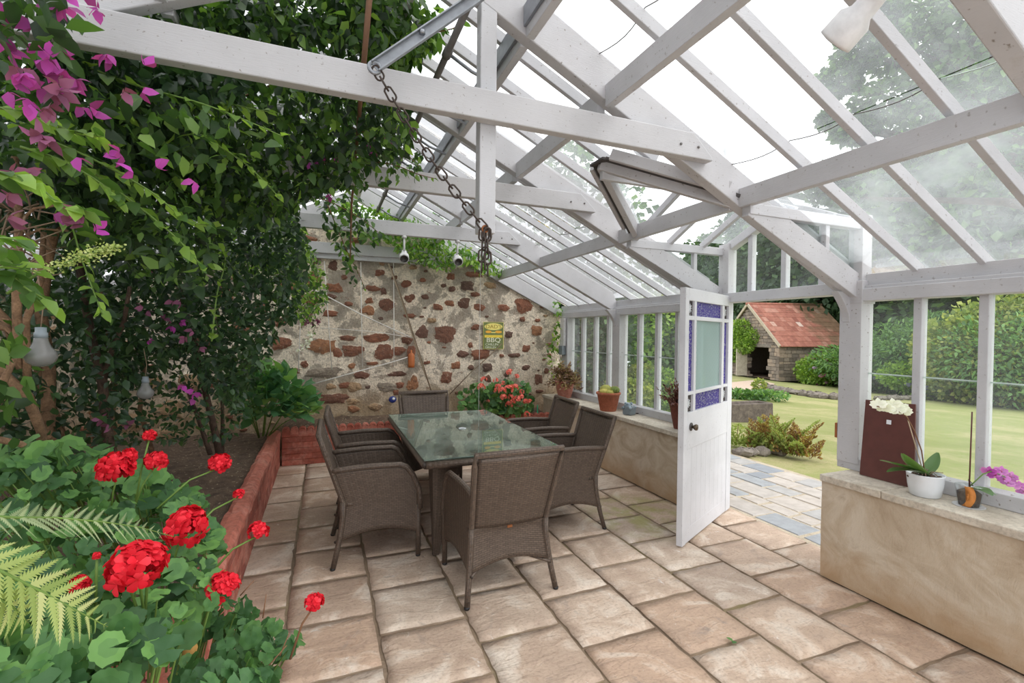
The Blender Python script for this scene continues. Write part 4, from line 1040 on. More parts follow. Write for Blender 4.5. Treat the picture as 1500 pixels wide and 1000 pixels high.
# brown board leaning on the glazing
c = [atx(1270, 585, 3.235), atx(1343, 592, 3.235), atx(1338, 691, 3.155), atx(1258, 672, 3.155)]
t = empty('board', (3.19, 1.8, SZ), label='dark red-brown board leaning against the glazing behind the white orchid', category='board')
o_ = Vector((3.19, 1.8, SZ)); zb_ = SZ + .09
q = [Vector((3.222, c[0][1], c[0][2])), Vector((3.222, c[1][1], c[1][2])), Vector((3.165, c[2][1], SZ + .004)), Vector((3.165, c[3][1], SZ + .004))]
m = MB(); m.add([v - o_ for v in q] + [v - o_ + Vector((.009, 0, 0)) for v in q], [(0, 1, 2, 3), (7, 6, 5, 4), (0, 4, 5, 1), (1, 5, 6, 2), (2, 6, 7, 3), (3, 7, 4, 0)]); m.build('panel', M['brown_board'], t)
s = atx(1303, 618, 3.195) - np.array(o_)
m = MB(); ux = .013; m.add([(s[0] - .0015 + (.002), s[1] + ux, s[2] + ux), (s[0] + .002 - .0015, s[1] - ux, s[2] + ux), (s[0] - .0035 + .002, s[1] - ux, s[2] - ux), (s[0] - .0035 + .002, s[1] + ux, s[2] - ux)], [(0, 3, 2, 1)]); m.v = [(x - .006, y, z) for x, y, z in m.v]
m.build('white_sticker', M['ceramic'], t, 0, .001)
# rusty strike plate on the door post
tag(MB().box((-.022, -.006, -.05), (.02, .008, .05)).build('strike_plate', M['rust'], None, .003), 'rusty metal plate on the post at the right of the doorway', 'latch plate').location = (3.25, 2.168, .90)

# orchids
def orchid_flower(mb_lists, c, face, r, rot=0.0):
    f = Vector(face).normalized(); a = Vector((0, 0, 1)); s = f.cross(a).normalized(); u = s.cross(f)
    P, D, N, S = mb_lists
    for ang, L, w in ((90, 1.0, 0), (210, 1.0, 0), (330, 1.0, 0), (0, 1.15, 1), (180, 1.15, 1), (25, 1.1, 1), (155, 1.1, 1)):
        g = math.radians(ang) + rot; d = s * math.cos(g) + u * math.sin(g) + f * .12
        P.append(c); D.append(d); N.append(f); S.append(r * L)
def flowers_obj(name, items, mat, parent, lipmat=None):
    P, D, N, S = [], [], [], []
    for c, f, r, rot in items: orchid_flower((P, D, N, S), c, f, r, rot)
    o = leaves(name, [tuple(p) for p in P], [tuple(d) for d in D], np.array([tuple(n_) for n_ in N]), np.array(S), T_BROAD, rng.random(len(P)), mat, parent, True, 1.25)
    if lipmat:
        m = MB()
        for c, f, r, rot in items: m.ball(Vector(c) + Vector(f).normalized() * r * .18, r * .2, 5)
        m.build('lip', lipmat, o)
    return o
def orchid_leaf(mb, c, d, L, w, droop=.25, tint=.5):
    d = Vector(d).normalized(); s = d.cross(Vector((0, 0, 1))).normalized(); n = 10; V = []
    for i in range(n + 1):
        f = i / n; ww = w * math.sin(PI * min(1, .12 + f * .86)) ** .7
        p = Vector(c) + d * L * f + Vector((0, 0, L * (.35 * f - droop * 1.6 * f * f)))
        V += [p + s * ww + Vector((0, 0, ww * .35)), p, p - s * ww + Vector((0, 0, ww * .35))]
    mb.add(V, [(i * 3 + j, i * 3 + j + 1, i * 3 + j + 4, i * 3 + j + 3) for i in range(n) for j in range(2)], tint, True)
pw = atz(1362, 724, SZ)
t = empty('potted_orchid', (pw[0] - .045, pw[1] - .0, SZ), label='white flowered orchid in an oval white ceramic pot', category='potted plant')
O = np.array(t.location)
m = MB().lathe([(.02, 0), (.06, 0), (.068, .006), (.078, .06), (.084, .118), (.086, .124), (.081, .124), (.076, .09), (.002, .088)], (0, 0, 0), 36)
m.build('pot', M['ceramic'], t)
m = MB()
for k in range(40): m.ball((rng.uniform(-.055, .055), rng.uniform(-.055, .055), .095 + rng.uniform(0, .02)), rng.uniform(.008, .014), 4, (1.4, 1, .7))
m.build('bark_chips', M['bark_dark'], t)
m = MB()
for k in range(14):
    a = rng.uniform(0, 6.28); r = rng.uniform(.05, .11); m.tube([(0, 0, .10), (math.cos(a) * r * .5, math.sin(a) * r * .5, .13 + rng.uniform(0, .03)), (math.cos(a) * r, math.sin(a) * r, .12 + rng.uniform(-.02, .05))], .0022, 5)
m.build('roots', M['twig'], t)
X1 = O[0]
tip = at(1322, 601, O[1]) ; base_ = Vector((0, 0, .1))
st = [base_] + [Vector(at(px, py, O[1] + dy)) - Vector(O) for px, py, dy in ((1350, 660, .0), (1340, 632, .0), (1328, 610, -.01), (1318, 603, -.02), (1300, 598, -.03), (1285, 595, -.03))]
m = MB().tube(st, .0035, 6); m.build('flower_stem', M['stem_brown'], t)
m = MB().tube([base_ + Vector((.004, .004, 0)), st[3] + Vector((.004, .004, .01))], .003, 6); m.build('support_cane', M['cane'], t)
camd = Vector((-.75, -.6, .05))
it = [(Vector(at(px, py, O[1] - .03)) - Vector(O), camd + Vector(rng.normal(0, .3, 3)), .034, rng.uniform(-.3, .3)) for px, py in ((1287, 592), (1300, 598), (1308, 592), (1316, 600), (1324, 602), (1294, 597), (1320, 597))]
flowers_obj('flower_spray', it, M['white_petal'], t)
m = MB(); c0 = Vector((0, 0, .11))
for tx, ty, w in ((1290, 660, .036), (1300, 684, .034), (1322, 648, .038), (1374, 652, .034)):
    e = Vector(at(tx, ty, O[1] + (.02 if tx > 1350 else -.03))) - Vector(O); d = e - c0; orchid_leaf(m, c0, Vector((d.x, d.y, 0)), Vector((d.x, d.y, 0)).length, w, .22 - d.z / (2.2 * max(.05, Vector((d.x, d.y)).length)), rng.random())
m.build('leaves', M['orchid_leaf'], t)
pw = atz(1427, 739, SZ)
t = empty('potted_orchid', (pw[0] - .05, pw[1], SZ), label='purple flowered orchid in a small clear plastic pot', category='potted plant')
O = np.array(t.location)
g = NT('clear_plastic'); M['clear'] = g.done(g.mixsh(.12, g.n('BsdfTransparent', Color=(.93, .95, .95)).outputs[0], g.n('BsdfGlossy', Roughness=.08).outputs[0]))
m = MB().lathe([(.042, 0), (.045, .003), (.056, .105), (.057, .108)], (0, 0, 0), 28); m.build('pot', M['clear'], t)
MB().lathe([(.002, .004), (.04, .004), (.049, .07), (.03, .085), (.002, .088)], (0, 0, 0), 24).build('bark_chips', M['bark_dark'], t)
MB().lathe([(.002, .001), (.064, .001), (.066, .004), (.06, .003)], (0, 0, 0), 28).build('saucer', M['white_plastic'], t)
stk = Vector(at(1424, 603, O[1])) - Vector(O)
MB().tube([(0, 0, .08), stk], .0036, 6).build('stake', M['brown_board'], t)
m = MB(); m.tube([(0, 0, .12), (.012, .01, .135), (.02, 0, .12), (.01, -.012, .105), (0, 0, .12)], .0016, 5); m.build('tie', M['black'], t)
m = MB(); orchid_leaf(m, (0, 0, .09), (-.3, -.75, 0), .12, .038, .2, .2); orchid_leaf(m, (0, 0, .085), (.35, -.9, 0), .1, .034, .25, .6); m.build('leaves', M['orchid_leaf'], t)
m = MB()
V = []
for i in range(9):
    f = i / 8; w = .036 * math.sin(PI * (.15 + .8 * f)) ; z = .112 - .105 * f
    V += [(-.050 - .006 * (1 - f), .012 - w, z), (-.062 + .012 * f, -.012, z), (-.046, -.034 - w * .2 + .01 - w * .5, z)]
m.add(V, [(i * 3 + j, i * 3 + j + 1, i * 3 + j + 4, i * 3 + j + 3) for i in range(8) for j in range(2)], .3, True)
m.build('dead_leaf', simple('orange_dead_leaf', lin(206, 132, 62), .6, .15), t, 0, .0015)
pts = [Vector((0, 0, .1))] + [Vector(at(px, py, O[1] - dy)) - Vector(O) for px, py, dy in ((1440, 694, .02), (1452, 690, .03), (1470, 697, .05), (1490, 712, .08))]
MB().tube(pts, .003, 6).build('flower_stem', M['stem'], t)
it = [(Vector(at(px, py, O[1] - dy)) - Vector(O), camd + Vector(rng.normal(0, .3, 3)), .03, rng.uniform(-.3, .3)) for px, py, dy in ((1448, 690, .02), (1457, 695, .03), (1466, 690, .04), (1470, 701, .05), (1480, 698, .06), (1484, 709, .07), (1494, 712, .08), (1500, 720, .09), (1476, 706, .06))]
flowers_obj('flower_spray', it, M['pink_petal'], t, simple('orchid_lip', lin(150, 30, 100), .5))

# spotlights
def spot(loc, d, s, lab, arm):
    t = empty('spotlight', loc, label=lab, category='spotlight')
    d = Vector(d).normalized(); q = d.to_track_quat('Z', 'Y').to_matrix()
    def put(mb, nm, mat, par): mb.v = [tuple(q @ (Vector(p) * s)) for p in mb.v]; return mb.build(nm, mat, par)
    h = put(MB().lathe([(.02, -.12), (.042, -.115), (.046, -.07), (.05, -.01), (.075, .02), (.078, .10), (.078, .115), (.060, .117), (.058, .09)], (0, 0, 0), 28), 'housing', M['white_plastic'], t)
    put(MB().lathe([(.002, .085), (.058, .09)], (0, 0, 0), 28), 'lamp_face', M['black'], h)
    put(MB().lathe([(.0565, .10), (.0585, .118), (.062, .1185), (.064, .117)], (0, 0, 0), 28), 'trim_ring', M['dark'], h)
    MB().tube([Vector((0, 0, 0)) - d * .05 * s, Vector(arm) * .5 + Vector((0, 0, .01)), Vector(arm)], .012 * s + .003, 8).build('bracket', M['white_plastic'], t)
    a = Vector(arm); MB().lathe([(.026, -.012), (.026, .012), (.001, .013)], a, 16).build('mount', M['white_plastic'], t)
for px, py, d_, lab in ((592, 374, (-.12, -.8, -.62), 'small white spotlight under the third beam, left one of the pair'), (670, 379, (-.05, -.82, -.6), 'small white spotlight under the third beam, right one of the pair')):
    p = at(px, py, 4.84); spot(p, d_, .62, lab, (0, 0, 2.489 - p[2]))
p = at(1258, 22, .80); spot(p, (-.07, .885, -.57), .58, 'large white spotlight hanging from the roof near the top right corner', (.03, .0, .12))

# bulbs hanging in the climbers
def bulb(px, py, Y, h, lab):
    p = at(px, py, Y); t = empty('hanging_bulb', p, label=lab, category='bulb')
    g = bpy.data.materials.get('frosted_bulb')
    if not g:
        k = NT('frosted_bulb'); g = k.done(k.mixsh(.32, k.pbr(lin(126, 126, 124), .2), k.n('BsdfTransparent', Color=(.85, .88, .88)).outputs[0]))
    s = h / .2
    MB().lathe([(.002, -.1 * s), (.03 * s, -.095 * s), (.055 * s, -.075 * s), (.064 * s, -.05 * s), (.058 * s, -.025 * s), (.04 * s, .0), (.03 * s, .025 * s), (.026 * s, .05 * s)], (0, 0, 0), 28).build('glass', g, t)
    MB().lathe([(.027 * s, .045 * s), (.027 * s, .07 * s), (.022 * s, .074 * s), (.022 * s, .098 * s), (.001, .1 * s)], (0, 0, 0), 20).build('cap', M['grey_plastic'], t)
    MB().tube([(0, 0, .1 * s), (.006, 0, .2 * s), (-.01, .01, .34 * s)], .0016, 6).build('hanger', M['twig'], t)
bulb(60, 508, 2.0, .13, 'grey solar bulb hanging in the stems at the far left')
bulb(213, 568, 3.1, .125, 'smaller clear bulb hanging deeper among the climbing stems')

# BBQ sign
def sign():
    a = at(708.5, 471.5, 6.36); b = at(737.5, 511, 6.36)
    cx, cz = (a[0] + b[0]) / 2, (a[2] + b[2]) / 2; w, h = b[0] - a[0], a[2] - b[2]
    t = empty('wall_sign', (cx, 6.372, cz), label='green and yellow tin sign reading DAD\'S BBQ on the stone wall', category='sign')
    M['sg'] = simple('sign_green', lin(112, 124, 72), .5, .06); M['sy'] = simple('sign_yellow', lin(232, 204, 72), .5, .08); M['sl'] = simple('sign_lemon', lin(240, 226, 130), .5, .05)
    M['st'] = simple('sign_lettering', lin(168, 140, 40), .5, .05); M['sw'] = simple('sign_cream', lin(236, 238, 214), .5, .04); M['so'] = simple('sign_orange', lin(238, 176, 60), .5, .05)
    MB().box((-w / 2, -.004, -h / 2), (w / 2, .004, h / 2)).build('plate', M['sg'], t, .003)
    m = MB(); r = .004
    m.tube([(-w / 2, -.004, -h / 2), (w / 2, -.004, -h / 2), (w / 2, -.004, h / 2), (-w / 2, -.004, h / 2), (-w / 2, -.004, -h / 2)], r, 6); m.build('rim', M['sl'], t)
    def ell(nm, cx_, cz_, rx, rz, mat, y):
        n = 28; V = [(cx_ + rx * math.cos(2 * PI * k / n), y, cz_ + rz * math.sin(2 * PI * k / n)) for k in range(n)]
        return MB().add(V, [tuple(range(n))]).build(nm, mat, t, 0, .001)
    ell('oval', 0, h * .335, w * .45, h * .13, M['sl'], -.0055)
    ell('burger', -w * .25, h * .14, w * .15, h * .05, M['so'], -.0055); ell('burger', w * .25, h * .14, w * .17, h * .05, M['so'], -.0055)
    MB().box((-w * .44, -.0062, h * -.075), (w * .44, -.0048, h * .02)).build('yellow_band', M['sy'], t)
    MB().box((-w * .12, -.006, h * .10), (w * .1, -.005, h * .135)).build('grill_bar', M['sl'], t)
    def txt(s, z, size, mat, sx=1.0, x=0.0):
        cu = bpy.data.curves.new('lettering', 'FONT'); cu.body = s; cu.size = size; cu.align_x = 'CENTER'; cu.align_y = 'CENTER'; cu.extrude = .0006
        tmp = bpy.data.objects.new('lettering_curve', cu); COL.objects.link(tmp); me = bpy.data.meshes.new_from_object(tmp.evaluated_get(bpy.context.evaluated_depsgraph_get())); bpy.data.objects.remove(tmp)
        me.materials.clear(); me.materials.append(mat); o = bpy.data.objects.new('lettering', me); link(o, t); o.location = (x, -.0078, z); o.rotation_euler = (PI / 2, 0, 0); o.scale = (sx, 1, 1)
    txt("DAD'S", h * .33, .072, M['st'], 1.2); txt('BBQ', -h * .17, .09, M['sw'], 1.25); txt('CHILLIN', -h * .33, .046, M['sw'], 1.15, -w * .08); txt('GRILLIN', -h * .44, .042, M['sw'], 1.1, -w * .14)
sign()

# canes, wires and ornaments on the stone wall
def line_on_wall(name, pts, r, mat, lab, cat, group=None, Y=6.345, n=6):
    q = [at(px, py, Y) for px, py in pts]; c = q[0]
    o = MB().tube([v - c for v in q], r, n).build(name, mat); o.location = c; return tag(o, lab, cat, group)
GW = 'white training wires on the stone wall'
for pts, lab in (([(440, 378), (440, 470), (437, 545)], 'vertical white wire on the stone wall, leftmost, beside the foliage'), ([(475, 382), (479, 440), (486, 541)], 'vertical white wire on the stone wall, second from the foliage'),
                 ([(528.5, 384), (529.5, 460), (531, 538)], 'vertical white wire on the stone wall, third from the foliage'), ([(576.5, 385), (577, 460), (577, 536)], 'vertical white wire on the stone wall just left of the steep cane')):
    line_on_wall('hanging_wire', pts, .006, M['white_wire'], lab, 'wire', GW)
line_on_wall('hanging_wire', [(470, 480), (529, 484), (560, 487), (605, 495)], .0045, M['white_wire'], 'nearly level white wire across the stone wall', 'wire', GW, 6.335)
line_on_wall('bamboo_cane', [(455, 421), (530, 461), (606, 496)], .008, M['white_wire'], 'pale cane sloping down from the foliage across the wires', 'cane', 'canes against the stone wall', 6.325)
line_on_wall('bamboo_cane', [(452, 564), (520, 545), (575, 530), (600, 522)], .007, M['white_wire'], 'pale cane rising to the small orange ornament', 'cane', 'canes against the stone wall', 6.325)
line_on_wall('bamboo_cane', [(569, 386), (588, 437), (606, 496), (620, 540), (635, 578)], .011, M['cane'], 'long steep cane leaning against the stone wall behind the far chair', 'cane', 'canes against the stone wall', 6.31)
line_on_wall('bamboo_cane', [(573, 392), (590, 440), (607, 494), (621, 537), (633, 578)], .006, M['twig'], 'thin dark twig lying along the long steep cane', 'cane', 'canes against the stone wall', 6.295)
line_on_wall('hanging_twig', [(659, 577), (690, 545), (716, 522), (735, 503)], .006, M['twig'], 'dry twig slanting up to the sign', 'twig', None, 6.33)
p = at(602.5, 527, 6.31); o = MB().lathe([(.002, -.10), (.042, -.1), (.044, -.06), (.044, .05), (.036, .075), (.012, .095), (.012, .13), (.001, .131)], (0, 0, 0), 20).build('hanging_bottle', simple('amber_clay', lin(176, 98, 48), .5, .12)); o.location = p
tag(o, 'small amber coloured bottle hung on the stone wall where the canes cross', 'ornament')
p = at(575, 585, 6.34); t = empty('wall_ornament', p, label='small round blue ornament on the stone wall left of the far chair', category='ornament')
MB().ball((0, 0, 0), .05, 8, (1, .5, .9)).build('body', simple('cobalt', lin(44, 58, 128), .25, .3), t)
MB().ball((.012, -.022, .012), .018, 6, (1, .5, 1)).build('highlight_bead', M['ceramic'], t)  # white bead modelled on the blue ball as its painted highlight
p = atz(786, 632, .41); p[1] = 5.9
o = MB().box((-.008, -.004, 0), (.008, .004, .16)).build('plant_label', simple('green_plastic', lin(60, 190, 140), .4, .05), None, .002); o.location = (at(787, 630, 6.02)[0], 6.02, .38); tag(o, 'bright green plant label stuck in the planter by the low wall', 'plant label')

# chain, lever, vent rod
def chain_links(mb, pts, L, r):
    d = 0.0
    pts = [Vector(p) for p in pts]; seg = []
    for a, b in zip(pts[:-1], pts[1:]): seg.append((a, b, (b - a).length))
    tot = sum(s[2] for s in seg); n = int(tot / (L * .74)); k = 0
    for i in range(n):
        u = tot * (i + .5) / n; acc = 0
        for a, b, l in seg:
            if u <= acc + l: break
            acc += l
        c = a.lerp(b, (u - acc) / l); ax = (b - a).normalized(); s = ax.cross(Vector((.3, .9, .2))).normalized()
        if i % 2: s = ax.cross(s).normalized()
        w = L * .28; h = L * .5 - w; ring = []
        for q in range(12):
            g = 2 * PI * q / 12; ring.append(c + s * (w * math.cos(g)) + ax * (w * math.sin(g) + (h if math.sin(g) >= 0 else -h)))
        mb.tube(ring + [ring[0]], r, 6, cap=False)
YC = 1.96
pA = Vector(at(549, 99, YC)); pB = Vector(at(614, 195, YC)); pC = Vector(at(711, 335, YC)); 
t = empty('chain', pC, label='rusty chain sagging from the grey lever down to the hanging post', category='chain')
m = MB(); sag = [pA.lerp(pC, f) + Vector((0, 0, -.07 * math.sin(PI * f) * .55)) for f in np.linspace(0, 1, 9)]
chain_links(m, [p - pC for p in sag], .058, .0042); m.build('chain_run', M['chain'], t)
m = MB()
for dx, dy, L in ((0, 0, .17), (.012, .012, .20), (-.008, .014, .185), (.006, -.012, .15)): chain_links(m, [Vector((dx, dy, .0)), Vector((dx * 1.4, dy, -L))], .055, .0042)
m.build('hanging_bunch', M['chain'], t)
m = MB().tube([Vector((.0, .0, .0)) + Vector((.014 * math.cos(a), 0, .014 * math.sin(a))) for a in np.linspace(0, 2 * PI, 12)], .004, 6); m.build('hook', M['rust'], t)
t = empty('vent_lever', pA, label='grey channel section lever arm above the nearest beam', category='lever')
e = Vector(at(690, 3, YC)) - pA; e2 = e * 1.15
side = e.cross(Vector((0, 1, 0))).normalized()
m = MB(); m.beam((0, 0, 0), e2, .006, .04, side); m.build('web', M['galv'], t, .001)
for s in (-1, 1):
    m = MB(); m.beam(side * .02 * s + Vector((0, -.009, 0)), e2 + side * .02 * s + Vector((0, -.009, 0)), .024, .006, side); m.build('flange', M['galv'], t, .001)
m = MB().tube([Vector((.022 * math.cos(a), 0, .022 * math.sin(a))) for a in np.linspace(0, 2 * PI, 16)], .008, 8); m.build('eye', M['galv'], t)
MB().lathe([(.012, 0), (.012, .014), (.001, .018)], (e.x * .47, -.012, e.z * .47), 10).build('rivet', M['galv'], t)
t = empty('vent_shaft', (.605, 4.1, 3.02), label='long grey pipe with short arms running under the ridge', category='pipe')
c = Vector((.605, 4.1, 3.02))
MB().tube([Vector((.605, 1.5, 3.02)) - c, Vector((.605, 6.3, 3.02)) - c], .018, 12).build('pipe', M['pipe'], t)
for y in (2.5, 3.05, 3.62, 4.2, 4.72, 5.3, 5.9):
    a = MB(); a.tube([Vector((.605, y, 3.02)) - c, Vector((.74, y, 2.95)) - c, Vector((.87, y, 2.91)) - c], .0095, 8); b = a.build('arm', M['galv'], t)
    MB().tube([Vector((.605, y - .03, 3.02)) - c, Vector((.605, y + .03, 3.02)) - c], .025, 12).build('collar', M['pipe'], b)
# long brown stem hanging through the beams and a pale plumb string
q = [at(545, -40, 2.15), at(541, 0, 2.15), at(533, 90, 2.22), at(526, 170, 2.7), at(520, 240, 3.42), at(515, 300, 3.5), at(513, 380, 3.55)]
o = MB().tube([v - q[0] for v in q], [.013, .013, .012, .011, .009, .007, .004], 8).build('liana', M['rope']); o.location = q[0]; tag(o, 'brown bare stem hanging down past the nearest two beams', 'stem')
q = [at(712, 352, 3.86), at(704, 400, 3.86), at(702.5, 500, 3.86), at(701, 612, 3.86)]
q[0] = at(706, 250, 3.86); x_ = q[-1]; q[-1] = np.array([x_[0], 3.86, .735])
o = MB().tube([v - q[0] for v in q], .0022, 5).build('hanging_string', M['string']); o.location = q[0]; tag(o, 'pale string hanging from the roof down to the table', 'string')

# ================================================================ the climbers on the left
def sub3(P, O): return np.asarray(P) - np.asarray(O)
def foliage_part(name, P, O, size, tint, mat, par, tpl=T_OVATE, droop=.55, width=1.0):
    n = len(P); d = rdir(n, 0, droop); nm = rdir(n, .9)
    return leaves(name, sub3(P, O), d, nm, size * rng.uniform(.65, 1.25, n), tpl, tint, mat, par, False, width)
def shoot(par, O, pts, n, size, mat, stem, tint=(.6, 1.0), r=.004, droop=.3, nm='shoot'):
    """an arching young shoot with leaves to both sides"""
    K = [Vector(p) for p in pts]; Q = []
    for i in range(len(K) - 1):
        a = K[max(i - 1, 0)]; b = K[i]; c = K[i + 1]; d = K[min(i + 2, len(K) - 1)]
        for k in range(8):
            u = k / 8; Q.append(.5 * ((2 * b) + (c - a) * u + (2 * a - 5 * b + 4 * c - d) * u * u + (3 * b - a - 3 * c + d) * u ** 3))
    Q.append(K[-1])
    m = MB(); m.tube([q - Vector(O) for q in Q], [r * (1 - .6 * i / len(Q)) for i in range(len(Q))], 6); s = m.build(nm, stem, par)
    P = []; D = []; S = []; T = []
    for k in range(n):
        f = (k + rng.random() * .6) / n * (len(Q) - 1); i = min(int(f), len(Q) - 2); p = Q[i].lerp(Q[i + 1], f - i); ax = (Q[i + 1] - Q[i]).normalized()
        sd = ax.cross(Vector((0, 0, 1))).normalized() * (1 if k % 2 else -1)
        d = sd * rng.uniform(.5, 1) + ax * rng.uniform(.2, .9) + Vector((0, 0, rng.uniform(-droop - .3, .3)))
        P.append(p - Vector(O)); D.append(d); S.append(size * rng.uniform(.6, 1.15) * (1 - .35 * (k / n))); T.append(rng.uniform(*tint))
    leaves('leaves', [tuple(p) for p in P], [tuple(d) for d in D], rdir(len(P), 1.6), np.array(S), T_OVATE, np.array(T), mat, s)
    return s
def blossom(par, O, px, py, Y, r, n, mat, nm='blossom_cluster'):
    c = at(px, py, Y); P = []; D = []; N = []
    k = max(1, n)
    for i in range(k):
        p = c + rng.normal(0, r * .45, 3); ax = rdir(1, 0, .35)[0]
        a = np.cross(ax, [0, 0, 1.0]); a /= np.linalg.norm(a) + 1e-9; b = np.cross(ax, a); ph = rng.random() * 6
        for q in range(3):
            g = ph + q * 2.094; d = (a * math.cos(g) + b * math.sin(g)) * .75 + ax * .75
            P.append(p); D.append(d); N.append(-ax + d * .2)
    n_ = len(P)
    return leaves(nm, sub3(P, O), D, np.array(N), rng.uniform(.034, .05, n_), T_OVATE, rng.random(n_), mat, par, False, 1.25)

# --- main dark body of climbers growing up in front of the gable wall
O = np.array([-1.25, 4.2, .35])
vine = empty('climbing_vine', O, label='dense dark green climber filling the planter in front of the gable wall', category='climber')
polyA = [(60, 215), (150, 190), (290, 190), (420, 250), (440, 310), (450, 400), (430, 470), (395, 500), (370, 560), (345, 600), (300, 560), (262, 520), (200, 560), (130, 540), (95, 440), (60, 330)]
P = region(polyA, 3.3, 5.0, 8600)
foliage_part('foliage', P, O, .062, rng.beta(1.4, 2.6, len(P)), M['leaf_dark'], vine)
polyA2 = [(150, 480), (260, 470), (400, 490), (390, 560), (340, 640), (250, 650), (150, 650), (100, 560)]
P = region(polyA2, 3.6, 5.2, 1500)
foliage_part('low_foliage', P, O, .055, rng.beta(1.6, 2.2, len(P)), M['leaf_dark'], vine)
polyF = [(330, 250), (380, 270), (430, 300), (470, 400), (478, 440), (455, 470), (428, 468), (400, 440), (330, 400), (300, 330)]
P = region(polyF, 4.4, 5.6, 2300, lambda x, y: .35 + .65 * rng.random())
foliage_part('young_foliage', P, O, .055, rng.uniform(.35, 1.0, len(P)), M['leaf_boug'], vine)
P = region([(440, 330), (480, 400), (478, 450), (440, 480), (420, 440)], 4.8, 5.6, 260); foliage_part('edge_foliage', P, O, .05, rng.uniform(.4, 1.0, len(P)), M['leaf_boug'], vine)
P = region([(-30, 380), (60, 400), (160, 420), (190, 560), (170, 650), (-30, 670)], 3.0, 4.3, 1500); foliage_part('inner_foliage', P, O, .065, rng.beta(1.2, 3.0, len(P)), M['leaf_dark'], vine)
# trunks
for pts, r, mt in (([(165, 700, 3.4), (158, 640, 3.45), (150, 560, 3.5), (133, 490, 3.5), (118, 400, 3.5), (100, 300, 3.4)], .03, 'bark_dark'),
                   ([(74, 700, 3.3), (70, 620, 3.3), (72, 540, 3.3), (60, 460, 3.2), (70, 380, 3.2), (88, 300, 3.1)], .034, 'bark'),
                   ([(322, 665, 4.6), (312, 620, 4.6), (300, 570, 4.6), (285, 500, 4.5), (262, 420, 4.4)], .03, 'bark_dark'),
                   ([(326, 668, 4.9), (326, 600, 4.9), (322, 520, 4.9), (318, 440, 4.8)], .016, 'bark_dark'),
                   ([(308, 665, 4.7), (296, 630, 4.8), (286, 600, 4.8), (270, 560, 4.9)], .02, 'bark_dark'),
                   ([(166, 690, 4.2), (164, 600, 4.2), (170, 530, 4.2), (155, 470, 4.1), (150, 420, 4.0)], .024, 'bark'),
                   ([(150, 560, 3.5), (165, 510, 3.5), (182, 470, 3.4), (190, 420, 3.3)], .016, 'bark_dark'),
                   ([(140, 690, 4.6), (132, 640, 4.6), (140, 590, 4.7)], .03, 'bark'), ([(104, 700, 3.9), (96, 660, 3.9), (84, 620, 3.9), (60, 560, 3.9), (52, 520, 3.9)], .035, 'bark'),
                   ([(228, 680, 4.7), (205, 600, 4.7), (212, 540, 4.8), (196, 490, 4.8)], .02, 'bark')):
    q = [at(*p) for p in pts]; MB().tube([v - O for v in q], [r * (1 - .5 * i / len(q)) for i in range(len(q))], 9).build('trunk', M[mt], vine)
for px, py, k in ((217, 455, 2), (240, 470, 2), (262, 470, 2), (272, 494, 2), (290, 512, 1), (267, 567, 2), (292, 578, 2), (152, 614, 2), (196, 616, 2), (165, 630, 1), (250, 440, 1), (225, 390, 1), (270, 440, 1), (225, 500, 1)):
    blossom(vine, O, px, py, rng.uniform(3.2, 3.6), .04, k, M['bract_pale'] if rng.random() < .6 else M['bract'])
# --- big-stemmed shrub at the far left
O = np.array([-1.05, 2.2, .35])
shrub = empty('woody_shrub', O, label='gnarled bare brown stems at the far left edge behind the hanging bulb', category='shrub')
for pts, r in (([(-30, 470, 2.3), (10, 480, 2.3), (26, 500, 2.3), (24, 420, 2.3), (28, 330, 2.3), (22, 230, 2.3)], .024), ([(-40, 610, 2.2), (0, 570, 2.25), (26, 512, 2.3)], .02), ([(-60, 520, 2.6), (0, 545, 2.6), (40, 580, 2.6), (60, 630, 2.7), (66, 700, 2.8)], .034), ([(-20, 640, 2.3), (30, 650, 2.35), (62, 668, 2.4), (78, 700, 2.5)], .018),
               ([(40, 560, 2.6), (38, 470, 2.6), (60, 410, 2.6), (64, 340, 2.6)], .02), ([(-40, 420, 2.6), (10, 470, 2.6), (30, 540, 2.6)], .026), ([(24, 330, 2.3), (50, 305, 2.3), (90, 300, 2.3)], .008), ([(28, 350, 2.3), (60, 335, 2.35), (100, 338, 2.4)], .007)):
    q = [at(*p) for p in pts]; MB().tube([v - O for v in q], [r * .72 * (1 - .45 * i / len(q)) for i in range(len(q))], 9).build('stem', M['bark'], shrub)
m = MB()
for k in range(60):
    a = at(rng.uniform(0, 60), rng.uniform(290, 400), rng.uniform(2.2, 2.7)); b = a + rdir(1)[0] * rng.uniform(.05, .2); m.tube([a - O, (a + b) / 2 - O + rng.normal(0, .01, 3), b - O], [.004, .003, .0015], 5)
m.build('twigs', M['twig'], shrub)

# --- bougainvillea under the roof, behind the nearest beam
O = np.array([-.3, 3.0, 2.7])
bg = empty('bougainvillea', O, label='bougainvillea canopy trained under the roof behind the nearest white beam', category='climber')
polyB = [(60, 60), (150, 20), (250, -40), (700, -60), (668, 10), (640, 60), (598, 98), (590, 120), (600, 150), (606, 200), (590, 225), (540, 245), (505, 262), (470, 285), (430, 300), (380, 330), (300, 300), (200, 240), (100, 180)]
P = region(polyB, 2.6, 3.9, 6200)
foliage_part('foliage', P, O, .066, rng.beta(1.6, 1.9, len(P)), M['leaf_boug'], bg, droop=.8)
P = region([(500, -20), (690, -40), (640, 60), (600, 95), (560, 110), (520, 60)], 2.5, 3.2, 900); foliage_part('bright_foliage', P, O, .07, rng.uniform(.45, .95, len(P)), M['leaf_boug'], bg, droop=.9)
P = region([(490, 215), (600, 200), (620, 225), (608, 262), (560, 270), (500, 275)], 2.9, 3.6, 220); foliage_part('hanging_foliage', P, O, .06, rng.uniform(.3, .9, len(P)), M['leaf_boug'], bg, droop=.9)
